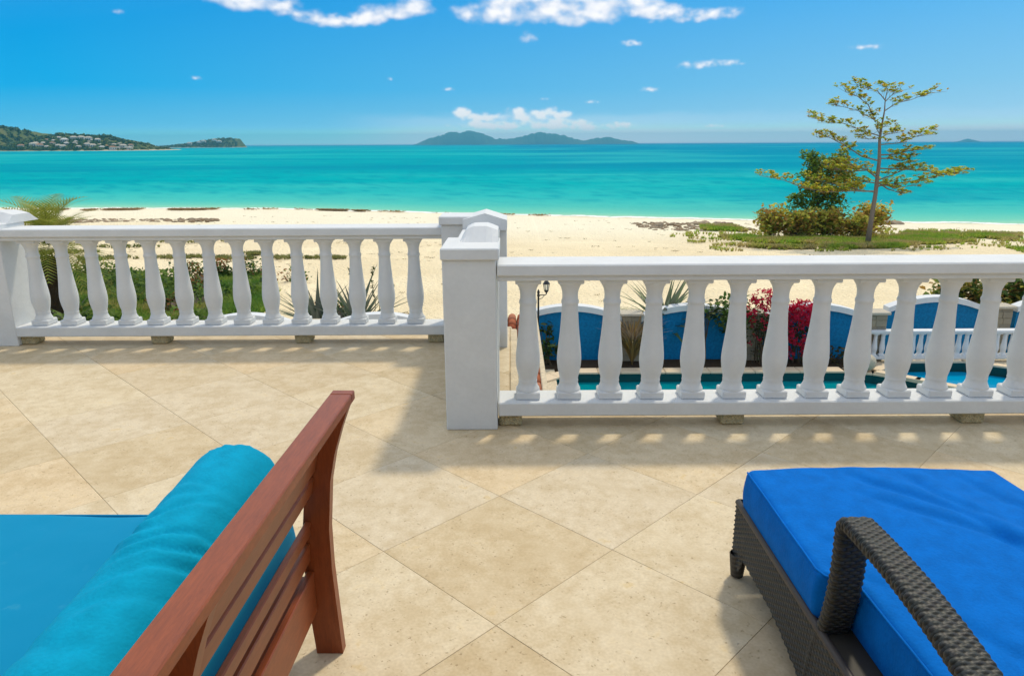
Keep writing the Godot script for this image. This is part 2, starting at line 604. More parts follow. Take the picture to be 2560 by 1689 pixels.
func tile_mesh(poly: PackedVector2Array, c: Vector2, turn: float, off: Vector2, dy: float) -> ArrayMesh:
	var st := SurfaceTool.new()
	st.begin(Mesh.PRIMITIVE_TRIANGLES)
	var idx := Geometry2D.triangulate_polygon(poly)
	var top := dy
	var uv := func(p: Vector2) -> Vector2: return (p - c).rotated(turn) / 1.7 + off
	var inner := PackedVector2Array()
	for p in Geometry2D.offset_polygon(poly, -0.0012):
		inner = p
		break
	if inner.size() < 3:
		inner = poly
	idx = Geometry2D.triangulate_polygon(inner)
	var add := func(p: Vector2, y: float, n: Vector3) -> void:
		st.set_uv(uv.call(p))
		st.set_normal(n)
		st.add_vertex(Vector3(p.x, y, p.y))
	for i in range(0, idx.size(), 3):
		var t := [inner[idx[i]], inner[idx[i + 1]], inner[idx[i + 2]]]
		if (t[1] - t[0]).cross(t[2] - t[0]) < 0:
			t = [t[0], t[2], t[1]]
		for p in t:
			add.call(p, top, Vector3.UP)
	if inner.size() == poly.size():
		# match the nearest corners for the small arris
		for i in poly.size():
			var p := poly[i]
			var q := poly[(i + 1) % poly.size()]
			var pi := nearest(inner, p)
			var qi := nearest(inner, q)
			var n2 := (q - p).orthogonal().normalized()
			if n2.dot((p + q) * 0.5 - c) < 0:
				n2 = -n2
			var n := Vector3(n2.x, 1.0, n2.y).normalized()
			for v in [[p, top - 0.0012], [qi, top], [pi, top], [p, top - 0.0012], [q, top - 0.0012], [qi, top]]:
				add.call(v[0], v[1], n)
			n = Vector3(n2.x, 0, n2.y)
			for v in [[p, top - 0.0012], [q, top - 0.012], [q, top - 0.0012], [p, top - 0.0012], [p, top - 0.012], [q, top - 0.012]]:
				add.call(v[0], v[1], n)
	return st.commit()

func nearest(ps: PackedVector2Array, p: Vector2) -> Vector2:
	var best := ps[0]
	for q in ps:
		if q.distance_squared_to(p) < best.distance_squared_to(p):
			best = q
	return best

# ---------------------------------------------------------------- balustrades and pillars
var baluster_mesh: ArrayMesh

func make_baluster() -> ArrayMesh:
	var b := MB.new()
	b.box(Vector3(0, 0.171, 0), Vector3(0.128, 0.042, 0.128), 0.006)
	b.box(Vector3(0, 0.7925, 0), Vector3(0.134, 0.024, 0.134), 0.005)
	b.flat = false
	var prof := [[0.062, 0.19], [0.063, 0.197], [0.061, 0.203], [0.056, 0.212], [0.0515, 0.224], [0.049, 0.236], [0.0505, 0.241], [0.051, 0.246], [0.0495, 0.251], [0.05, 0.262], [0.055, 0.283], [0.0605, 0.31], [0.0645, 0.34], [0.0655, 0.366], [0.0635, 0.4], [0.059, 0.445], [0.0535, 0.495], [0.0482, 0.555], [0.0445, 0.612], [0.0427, 0.655], [0.043, 0.665], [0.046, 0.67], [0.0467, 0.678], [0.0455, 0.686], [0.0415, 0.692], [0.041, 0.715], [0.043, 0.735], [0.049, 0.755], [0.057, 0.769], [0.061, 0.775], [0.062, 0.7805]]
	var p: Array = []
	for q in prof:
		p.append(Vector2(q[0], q[1]))
	b.lathe(p, 28)
	return b.mesh()

func balustrade(called: String, label: String, a: Vector3, length: float, turn: float, first: float, n: int, blocks: Array) -> Node3D:
	# built along local +x with its outer (front) face at local z = 0 and its depth towards -z
	var t := thing(called, label, "balustrade", a, turn)
	var r := MB.new()
	r.box(Vector3(length / 2, 0.861, -0.134), Vector3(length, 0.06, 0.268), 0.007)
	put("top_rail", r.mesh(), M.white, t)
	var u := MB.new()
	u.box(Vector3(length / 2, 0.8175, -0.116), Vector3(length - 0.004, 0.027, 0.19), 0.004)
	put("rail_moulding", u.mesh(), M.white, t)
	var l := MB.new()
	l.box(Vector3(length / 2, 0.1115, -0.11), Vector3(length - 0.002, 0.077, 0.205), 0.006)
	put("bottom_rail", l.mesh(), M.white, t)
	for k in n:
		var o := put("baluster", baluster_mesh, M.white, t)
		o.position = Vector3(first + 0.2215 * k, 0, -0.112)
	for x in blocks:
		var b := MB.new()
		b.box(Vector3(x, 0.0365, -0.112), Vector3(0.125, 0.073, 0.13), 0.012)
		put("support_block", b.mesh(), M.block, t)
	return t

func dome_cap(x0: float, x1: float, z0: float, z1: float, y0: float, h: float) -> ArrayMesh:
	# low rounded cap, hipped at its front and back
	var b := MB.new()
	b.flat = false
	var xs := [-1.0, -0.86, -0.695, -0.5, -0.32, 0.0, 0.356, 0.65, 0.932, 0.96]
	var ys := [0.0, 0.42, 0.755, 0.9, 0.98, 1.0, 1.0, 0.87, 0.71, 0.0]
	var n := xs.size() - 1
	b.flat = true
	var rows: Array = []
	for j in 9:
		var tz := j / 8.0
		var z := lerpf(z0, z1, tz)
		var hz := minf(1.0, minf(tz, 1.0 - tz) / 0.25)
		var row: Array = []
		for i in n + 1:
			row.append(Vector3(lerpf(x0, x1, xs[i] * 0.5 + 0.5), y0 + h * ys[i] * hz, z))
		rows.append(row)
	for j in 8:
		for i in n:
			b.quad(rows[j][i], rows[j][i + 1], rows[j + 1][i + 1], rows[j + 1][i], Vector3.UP)
	return b.mesh()

func build_balustrades() -> void:
	baluster_mesh = make_baluster()
	balustrade("balustrade", "white stone balustrade running right from the middle pillar, in front of the pool", Vector3(-0.075, 0, -3.538), 4.6, 0.0, 0.16, 20, [0.065, 1.27, 2.575, 3.9])
	balustrade("balustrade", "white stone balustrade on the left, further back, between the edge pillar and the corner pillar", Vector3(-3.785, 0, -5.225), 3.275, 0.0, 0.165, 14, [0.045, 1.06, 2.17, 3.2])
	balustrade("balustrade", "short white balustrade joining the near and far corner pillars, hidden behind the nearer", Vector3(-0.085, 0, -3.86), 1.24, PI / 2, 0.12, 5, [0.6])
	# near corner pillar
	var p := thing("pillar", "nearest white square pillar with flat cap, standing in the middle of the terrace edge", "pillar", Vector3(-0.2155, 0, -3.6735))
	var b := MB.new()
	b.box(Vector3(0, 0.459, 0), Vector3(0.272, 0.918, 0.272), 0.005)
	put("body", b.mesh(), M.white, p)
	b = MB.new()
	b.box(Vector3(0.005, 0.947, -0.0655), Vector3(0.295, 0.06, 0.442), 0.006)
	put("cap", b.mesh(), M.white, p)
	b = MB.new()
	b.box(Vector3(0.041, 0.45, -0.242), Vector3(0.2, 0.9, 0.2), 0.005)
	put("rear_pier", b.mesh(), M.white, p)
	put("rounded_cap", dome_cap(-0.062, 0.15, -0.07, -0.46, 0.972, 0.08), M.white, p)
	# far corner pillar: two piers, flat cap on the left one, gabled cap on the right one
	p = thing("pillar", "far white corner pillar with a gabled cap, rising behind the nearest pillar", "pillar", Vector3(-0.27, 0, -5.3))
	b = MB.new()
	b.box(Vector3(-0.105, 0.457, -0.005), Vector3(0.27, 0.913, 0.27), 0.005)
	put("body", b.mesh(), M.white, p)
	b = MB.new()
	b.box(Vector3(-0.1, 0.945, -0.008), Vector3(0.31, 0.06, 0.32), 0.006)
	put("cap", b.mesh(), M.white, p)
	b = MB.new()
	b.box(Vector3(0.098, 0.44, 0.035), Vector3(0.274, 0.88, 0.27), 0.005)
	put("pier", b.mesh(), M.white, p)
	b = MB.new()
	b.prism(PackedVector2Array([Vector2(-0.08, 0.88), Vector2(0.238, 0.88), Vector2(0.238, 0.953), Vector2(0.081, 1.002), Vector2(-0.08, 0.957)]), Vector3(0, 0, 0.195), Vector3.RIGHT, Vector3.UP, Vector3(0, 0, -0.36))
	put("gabled_cap", b.mesh(), M.white, p)
	# left edge pillar
	p = thing("pillar", "white pillar with a rounded cap at the left edge of the terrace", "pillar", Vector3(-3.92, 0, -5.37))
	b = MB.new()
	b.box(Vector3(0, 0.44, 0), Vector3(0.274, 0.88, 0.272), 0.005)
	put("body", b.mesh(), M.white, p)
	b = MB.new()
	b.box(Vector3(0, 0.8905, -0.005), Vector3(0.31, 0.075, 0.3), 0.006)
	put("cap", b.mesh(), M.white, p)
	put("rounded_cap", dome_cap(-0.17, 0.168, 0.05, -0.32, 0.92, 0.085), M.white, p)
	balustrade("balustrade", "white stone balustrade beyond the left edge pillar, mostly out of view", Vector3(-6.6, 0, -5.225), 2.54, 0.0, 0.1, 11, [])

# ---------------------------------------------------------------- beach and sea
func build_land_and_sea() -> void:
	# beach: one sheet of sand from the garden wall into the water
	var xs: Array = []
	var x := -620.0
	while x < 620.0:
		xs.append(x)
		x += 0.8 if absf(x - 2.0) < 46.0 else (2.5 if absf(x) < 110.0 else 20.0)
	var zs: Array = []
	var z := -5.0
	while z > -130.0:
		zs.append(z)
		z -= 0.7 if z < -24.0 and z > -100.0 else 2.5
	var n := noise(0.05, 31, 4)
	var n2 := noise(0.6, 32, 3)
	var n3 := noise(0.012, 33, 3)
	var p := PackedVector3Array()
	var c := PackedColorArray()
	for zz in zs:
		for xx in xs:
			var sh := shore(xx)
			var w := smoothstep(-22.0, -30.0, zz) * smoothstep(sh + 1.0, sh + 14.0, zz)
			var dune := (n.get_noise_2d(xx, zz) * 0.16 + n2.get_noise_2d(xx, zz * 1.6) * 0.05) * w
			p.append(Vector3(xx, ground_y(xx, zz) + dune, zz))
			var t := clampf(0.5 + n.get_noise_2d(xx * 1.7 + 40.0, zz * 3.0) * 0.6 + n2.get_noise_2d(xx * 2.0, zz * 2.0) * 0.35, 0.0, 1.0)
			var col := Color(0.78, 0.65, 0.42).lerp(Color(0.92, 0.79, 0.54), t)
			# the drier, whiter sand towards the sea, and the wet rim
			var dry := smoothstep(sh + 30.0, sh + 12.0, zz + n3.get_noise_2d(xx, zz) * 10.0)
			col = col.lerp(Color(0.93, 0.87, 0.68), dry * 0.8)
			var wet := smoothstep(sh + 2.2 + n.get_noise_1d(xx * 2.0) * 2.0, sh + 0.6, zz)
			col = col.lerp(Color(0.72, 0.66, 0.45), wet * 0.7)
			c.append(col)
	var sand := bumped(vmat(0.95, 0.15), bump_tex(0.03, 35, 512, 5), 12.0, 0.25)
	put("beach", grid_mesh(xs.size(), zs.size(), p, c, true), sand, self, "structure")
	# sea
	var dz: Array = []
	var d := 1.0
	var step := 0.7
	while d < 10400.0:
		dz.append(d)
		d += step
		step *= 1.055
	var nx := 220
	p = PackedVector3Array()
	c = PackedColorArray()
	var s1 := noise(0.008, 41, 4)
	var s2 := noise(0.05, 42, 3)
	var s3 := noise(0.0016, 43, 3)
	var s4 := noise(0.16, 44, 3)
	for dd in dz:
		for i in nx:
			var u := i / float(nx - 1) * 2.0 - 1.0
			var zz: float = -62.0 - dd
			var half: float = 90.0 + dd * 0.95
			var xx := u * half
			p.append(Vector3(xx, SEA, zz))
			var off := shore(xx) - zz + s2.get_noise_2d(xx * 0.6, 3.0) * 2.0
			var col := sea_color(off, xx)
			# streaks of paler and darker water, long across the view
			var far := maxf(off, 1.0)
			var k := s1.get_noise_2d(xx * 0.5, zz * (1.6 if far < 400.0 else 0.5)) * 0.8 + s2.get_noise_2d(xx * 0.35, zz * 1.3) * 0.45 * smoothstep(500.0, 60.0, far) + s3.get_noise_2d(xx * 0.4, zz * 1.5) * 0.6
			k *= smoothstep(2.0, 18.0, off)
			col = col.lerp(Color(0.0, 0.22, 0.34), clampf(k * 1.0, 0.0, 0.7)) if k > 0.0 else col.lerp(Color(0.06, 0.48, 0.45), clampf(-k * 0.9, 0.0, 0.55))
			col = col.lerp(Color(0.0, 0.25, 0.33), clampf(s4.get_noise_2d(xx, zz * 2.2) * 1.1, 0.0, 0.5) * smoothstep(8.0, 30.0, off) * smoothstep(260.0, 90.0, off))
			c.append(Color(0.0, col.g, col.b).lerp(col, 0.8) * 0.99)
	var water := vmat(0.45, 0.015)
	water.normal_enabled = true
	var wn := noise(0.02, 45, 5).get_seamless_image(512, 512)
	wn.bump_map_to_normal_map(7.0)
	wn.generate_mipmaps()
	water.normal_texture = ImageTexture.create_from_image(wn)
	water.normal_scale = 0.55
	water.uv1_triplanar = true
	water.uv1_world_triplanar = true
	water.uv1_scale = Vector3(0.05, 0.05, 0.085)
	put("sea", grid_mesh(nx, dz.size(), p, c, true), water, self, "structure")
	# foam at the edge of the water
	var fp: Array = []
	var fc: Array = []
	var quad := MB.new()
	quad.flat = false
	quad.lathe([Vector2(0.0, 0.05), Vector2(0.6, 0.035), Vector2(1.0, 0.0)], 7)
	for i in 900:
		var xx := rr(-75.0, 60.0)
		var zz := shore(xx) + s2.get_noise_1d(xx * 2.2) * 1.6 + rr(-0.5, 0.4)
		fp.append(Transform3D(Basis().scaled(Vector3(rr(0.3, 1.1), 0.8, rr(0.1, 0.3))), Vector3(xx, SEA + 0.01, zz)))
		fc.append(Color(0.86, 0.86, 0.82))
	scatter("foam", quad.mesh(), vmat(0.9, 0.2), fp, fc)

func sea_color(off: float, x: float) -> Color:
	var b := smoothstep(-40.0, 45.0, x)
	var d := [-3.0, 1.0, 4.0, 12.0, 30.0, 70.0, 160.0, 400.0, 1500.0, 6000.0]
	var cs := [Color(0.52, 0.56, 0.38), Color(0.36, 0.58, 0.42), Color(0.20, 0.54, 0.42), Color(0.10, 0.48, 0.42), Color(0.03, 0.42, 0.42), Color(0.0, 0.36, 0.39), Color(0.0, 0.32, 0.37).lerp(Color(0.0, 0.27, 0.37), b), Color(0.0, 0.34, 0.39).lerp(Color(0.0, 0.25, 0.37), b), Color(0.0, 0.33, 0.40).lerp(Color(0.0, 0.23, 0.38), b), Color(0.0, 0.25, 0.38).lerp(Color(0.0, 0.17, 0.33), b)]
	if off <= d[0]:
		return cs[0]
	for i in range(1, d.size()):
		if off < d[i]:
			return cs[i - 1].lerp(cs[i], (off - d[i - 1]) / (d[i] - d[i - 1]))
	return cs[-1]

# ---------------------------------------------------------------- headlands and islands
func build_headlands() -> void:
	var k := 1.32
	var hx: Array = [-743.3, -713.4, -690.1, -679.0, -666.0, -656.9, -648.9, -633.5, -621.4, -604.3, -587.1, -575.5, -554.9, -543.7, -532.8, -518.2, -506.7, -492.7, -470.0, -440.0]
	var hy: Array = [21.7, 26.4, 25.6, 21.5, 12.0, 4.0, 6.2, 13.0, 16.8, 15.5, 13.9, 13.4, 13.6, 10.5, 4.8, 3.8, 2.6, -1.5, -3.2, -6.0]
	for i in hx.size():
		hx[i] *= k
		hy[i] = EYE + (hy[i] - EYE) * k
	var bump := noise(0.03, 51, 4)
	var xs: Array = []
	var x := -1250.0
	while x <= -560.0:
		xs.append(x)
		x += 5.0
	var p := PackedVector3Array()
	var c := PackedColorArray()
	var rows := 40
	for j in rows:
		var t := j / float(rows - 1)
		for xx in xs:
			var z := -1190.0 - t * 290.0
			var y := hill_y(xx, z, hx, hy, bump)
			p.append(Vector3(xx, y, z))
			var m := clampf(0.5 + bump.get_noise_2d(xx * 1.5, z) * 0.9, 0.0, 1.0)
			var col := Color(0.06, 0.105, 0.03).lerp(Color(0.16, 0.16, 0.055), m)
			if y < SEA + 1.3:
				col = Color(0.5, 0.45, 0.32)
			c.append(col)
	var land := vmat(0.95, 0.1)
	put("headland", grid_mesh(xs.size(), rows, p, c, true), land, self, "structure")
	# trees of the headland
	var clump := MB.new()
	for q in 22:
		var dir := Vector3(rr(-1, 1), rr(-0.3, 1), rr(-1, 1)).normalized()
		var at := dir * rr(0.55, 1.0) * Vector3(1, 0.8, 1)
		var s := rr(0.28, 0.5)
		var u := Vector3(rr(-1, 1), rr(-1, 1), rr(-1, 1)).normalized() * s
		var v := u.cross(dir).normalized() * s
		clump.tri(at - u, at + u, at + v, dir)
		clump.tri(at - u, at + u, at - v, dir + Vector3(0, 0.4, 0))
	var cm := clump.mesh()
	var tr: Array = []
	var tc: Array = []
	for i in 3200:
		var xx := rr(-1240.0, -585.0)
		var z := -1196.0 - pow(rng.randf(), 1.4) * 180.0
		var y := hill_y(xx, z, hx, hy, bump)
		if y < SEA + 0.8 or (pw(xx, hx, hy) < 3.0 and rng.randf() < 0.6):
			continue
		var s := rr(1.6, 4.2) * (0.6 if pw(xx, hx, hy) < 3.0 else 1.0)
		tr.append(Transform3D(Basis(Vector3.UP, rr(0, TAU)).scaled(Vector3(s, s * rr(0.7, 1.5), s)), Vector3(xx, y + s * 0.4, z)))
		tc.append(Color(0.05, 0.10, 0.025).lerp(Color(0.15, 0.18, 0.045), rng.randf()))
	scatter("headland_trees", cm, vmat(0.9, 0.1), tr, tc)
	# villas in rows up the slope
	var vill: Array = []
	for q in 3:
		var w := MB.new()
		w.color(Color(0.66, 0.62, 0.53) if q < 2 else Color(0.55, 0.48, 0.38))
		w.box(Vector3(0, 2.4, 0), Vector3(11, 4.8, 8))
		w.color(Color(0.10, 0.10, 0.11))
		for ix in 3:
			w.box(Vector3(-3.6 + ix * 3.6, 2.3, 4.02), Vector3(1.6, 2.4, 0.1))
		var rc: Color = [Color(0.52, 0.46, 0.37), Color(0.36, 0.20, 0.12), Color(0.58, 0.56, 0.52)][q]
		w.color(rc)
		var e := [Vector3(-6.2, 4.8, 4.6), Vector3(6.2, 4.8, 4.6), Vector3(6.2, 4.8, -4.6), Vector3(-6.2, 4.8, -4.6)]
		var r0 := Vector3(-3.0, 7.2, 0)
		var r1 := Vector3(3.0, 7.2, 0)
		w.quad(e[0], e[1], r1, r0, Vector3(0, 1, 1))
		w.quad(e[2], e[3], r0, r1, Vector3(0, 1, -1))
		w.tri(e[0], r0, e[3], Vector3(-1, 1, 0))
		w.tri(e[1], r1, e[2], Vector3(1, 1, 0))
		vill.append(w.mesh())
	var vm := vmat(0.8, 0.2)
	var rows_of := ["lowest", "second lowest", "second highest", "topmost"]
	for row in 4:
		var at_x: Array = []
		var vx := -818.0 + row * 4.0
		while vx < -600.0 - row * 26.0:
			vx += rr(11.0, 22.0)
			at_x.append(vx)
		for i in at_x.size():
			var xx: float = at_x[i]
			var z := -1206.0 - row * 25.0 - rr(0, 12)
			var y := hill_y(xx, z, hx, hy, bump)
			if y < SEA + 1.2:
				continue
			var q: int = [0, 0, 0, 1, 2][rng.randi() % 5]
			var o := put("villa", vill[q], vm)
			o.position = Vector3(xx, y + 0.2, z)
			o.rotation.y = rr(-0.5, 0.7)
			var s := rr(0.5, 0.95)
			o.scale = Vector3(s, s, s)
			tag(o, "tiny pale villa on the headland, %s from left in %s row" % [ordinal(i), rows_of[row]], "villa", "villas on the far headland")
	# long low point farther out
	var qx: Array = [-1310.0, -1251.6, -1198.2, -1136.0, -1073.8, -1012.0, -973.6, -957.2, -944.0, -935.6]
	var qy: Array = [-6.0, -4.4, -3.6, 3.4, 14.0, 22.4, 25.2, 23.6, 4.6, -6.4]
	for i in qx.size():
		qx[i] -= 42.0
	p = PackedVector3Array()
	c = PackedColorArray()
	xs = []
	x = -1370.0
	while x <= -970.0:
		xs.append(x)
		x += 5.0
	rows = 26
	for j in rows:
		var t := j / float(rows - 1)
		for xx in xs:
			var z := -2560.0 - t * 160.0
			var top := pw(xx, qx, qy)
			var y := SEA - 0.5 + (top - SEA + 0.5) * sin(minf(t * 1.6, 1.0) * PI / 2) + bump.get_noise_2d(xx, z) * 1.5 * smoothstep(SEA + 1.0, SEA + 8.0, top)
			p.append(Vector3(xx, y, z))
			var m := clampf(0.5 + bump.get_noise_2d(xx * 1.5, z) * 0.9, 0.0, 1.0)
			c.append(Color(0.06, 0.105, 0.03).lerp(Color(0.16, 0.16, 0.055), m) if y > SEA + 1.6 else Color(0.40, 0.35, 0.26))
	put("headland", grid_mesh(xs.size(), rows, p, c, true), land, self, "structure")
	tr = []
	tc = []
	for i in 700:
		var xx := rr(-1282.0, -982.0)
		var top := pw(xx, qx, qy)
		var t := rng.randf() * 0.6
		var y := SEA - 0.5 + (top - SEA + 0.5) * sin(minf(t * 1.6, 1.0) * PI / 2)
		if y < SEA + 1.2:
			continue
		var s := rr(2.0, 5.0)
		tr.append(Transform3D(Basis(Vector3.UP, rr(0, TAU)).scaled(Vector3(s, s * rr(0.7, 1.4), s)), Vector3(xx, y + s * 0.4, -2560.0 - t * 160.0)))
		tc.append(Color(0.07, 0.12, 0.03).lerp(Color(0.2, 0.21, 0.06), rng.randf()))
	scatter("point_trees", cm, vmat(0.9, 0.1), tr, tc)
	var spots := [[-1132.0, 5.0], [-1097.0, 9.0], [-1082.0, 12.0], [-1044.0, 16.0], [-1027.0, 11.0]]
	for q in spots:
		var o := put("villa", vill[0], vm)
		o.position = Vector3(q[0], q[1], -2590.0)
		o.scale = Vector3(1.3, 1.1, 1.2)
		tag(o, "pale villa on the low point beyond the headland, %s from the left" % ordinal(spots.find(q)), "villa", "villas on the low point")
	# mountainous island on the horizon
	var ix: Array = [-1060, -1011, -913, -783, -654, -542, -461, -366, -270, -174, -46, 51, 163, 307, 468, 596, 693, 790, 902, 1030, 1159, 1240, 1321, 1345, 1375]
	var iy: Array = [-6, 10, 53, 91, 129, 118, 151, 128, 96, 53, 57, 61, 91, 121, 105, 80, 48, 32, 52, 71, 46, 30, 23, 10, -6]
	island("island", ix, iy, -8000.0, 500.0, 10.0)
	island("island", [5440, 5490, 5550, 5601, 5656, 5722, 5770], [-6, 4, 24, 34, 21, 3, -6], -9000.0, 150.0, 15.0)

func ordinal(i: int) -> String:
	var w := ["first", "second", "third", "fourth", "fifth", "sixth", "seventh", "eighth", "ninth", "tenth", "eleventh", "twelfth", "thirteenth", "fourteenth", "fifteenth", "sixteenth", "seventeenth", "eighteenth", "nineteenth", "twentieth"]
	return w[i] if i < w.size() else "%dth" % (i + 1)

func hill_y(x: float, z: float, hx: Array, hy: Array, n: FastNoiseLite) -> float:
	var t := clampf((-z - 1190.0) / 140.0, 0.0, 1.0)
	var top := pw(x, hx, hy)
	var y := SEA - 0.4 + (top - SEA + 0.4) * pow(t, 0.8)
	if z < -1350.0:
		y -= (-z - 1350.0) * 0.08
	return y + n.get_noise_2d(x, z) * 1.6 * smoothstep(0.05, 0.3, t)

func island(called: String, ix: Array, iy: Array, z0: float, depth: float, step: float) -> void:
	var n := noise(0.006, 61, 4)
	var xs: Array = []
	var x: float = ix[0]
	while x <= ix[-1]:
		xs.append(x)
		x += step
	var p := PackedVector3Array()
	var c := PackedColorArray()
	var rows := 22
	for j in rows:
		var t := j / float(rows - 1)
		for xx in xs:
			var top := pw(xx, ix, iy)
			top += (n.get_noise_1d(xx * 2.6) * 14.0 + n.get_noise_1d(xx * 9.0 + 300.0) * 7.0) * smoothstep(8.0, 60.0, top)
			var prof := sin(t * PI)
			var gully := absf(n.get_noise_2d(xx * 1.3, t * 60.0)) * 50.0 * smoothstep(10.0, 90.0, top) * prof * (1.0 - prof) * 2.0
			p.append(Vector3(xx, SEA - 1.0 + (top - SEA + 1.0) * pow(prof, 0.8) - gully, z0 + depth * 0.5 - t * depth))
			c.append(Color(0.10, 0.165, 0.125))
	put(called, grid_mesh(xs.size(), rows, p, c, true), vmat(0.95, 0.1), self, "structure")

# ---------------------------------------------------------------- pool, garden wall, lower balustrade
const WALLZ := -20.07
const PITCH := 3.56
const ARCH0 := 1.70

func arch_poly(w: float, rise: float, h: float, base := 0.0) -> PackedVector2Array:
	var p := PackedVector2Array([Vector2(-w / 2, base), Vector2(w / 2, base)])
	for i in 15:
		var t := 1.0 - i / 7.0
		p.append(Vector2(t * w / 2, h + rise * (1.0 - t * t)))
	return p

func arch_band(w: float, rise: float, h: float, thick: float) -> PackedVector2Array:
	var p := PackedVector2Array()
	for i in 15:
		var t := -1.0 + i / 7.0
		p.append(Vector2(t * w / 2, h + rise * (1.0 - t * t)))
	for i in 15:
		var t := 1.0 - i / 7.0
		p.append(Vector2(t * w / 2, h + thick + rise * (1.0 - t * t)))
	return p

func garden_wall_bay(t: Node3D, x: float, z: float) -> void:
	var b := MB.new()
	b.prism(arch_poly(PITCH - 0.62, 0.33, 1.17, -0.5), Vector3(x, 0, z), Vector3.RIGHT, Vector3.UP, Vector3(0, 0, -0.16))
	put("blue_panel", b.mesh(), M.blue_paint, t)
	b = MB.new()
	b.prism(arch_band(PITCH - 0.55, 0.33, 1.165, 0.17), Vector3(x, 0, z + 0.09), Vector3.RIGHT, Vector3.UP, Vector3(0, 0, -0.36))
	put("arched_coping", b.mesh(), M.white, t)

func stone_pillar(t: Node3D, x: float, z: float, h := 1.36) -> void:
	var pm := vmat(0.9, 0.2)
	bumped(pm, M.fine, 1.5, 3.0)
	var core := MB.new()
	core.color(Color(0.30, 0.26, 0.18))
	core.box(Vector3(x, h * 0.5 - 0.3, z - 0.1), Vector3(0.5, h + 0.58, 0.4))
	var body := put("stone_pillar", core.mesh(), pm, t)
	var y := 0.0
	var row := 0
	while y < h - 0.05:
		var hh := minf(0.2, h - y)
		var cut := rr(-0.08, 0.08)
		for side in [0, 1]:
			var x0 := -0.265 if side == 0 else cut + 0.006
			var x1 := cut - 0.006 if side == 0 else 0.265
			var b := MB.new()
			b.color(Color(0.40, 0.34, 0.24).lerp(Color(0.26, 0.24, 0.19), rng.randf()))
			b.box(Vector3(x + (x0 + x1) / 2, y + hh / 2, z + 0.09 + rr(-0.008, 0.008)), Vector3(x1 - x0, hh - 0.012, 0.06), 0.01)
			put("stone_block", b.mesh(), pm, body)
		y += hh
		row += 1
	var cap := MB.new()
	cap.color(Color(0.55, 0.50, 0.40))
	cap.box(Vector3(x, h + 0.045, z - 0.1), Vector3(0.66, 0.08, 0.56), 0.015)
	put("pillar_cap", cap.mesh(), pm, t)

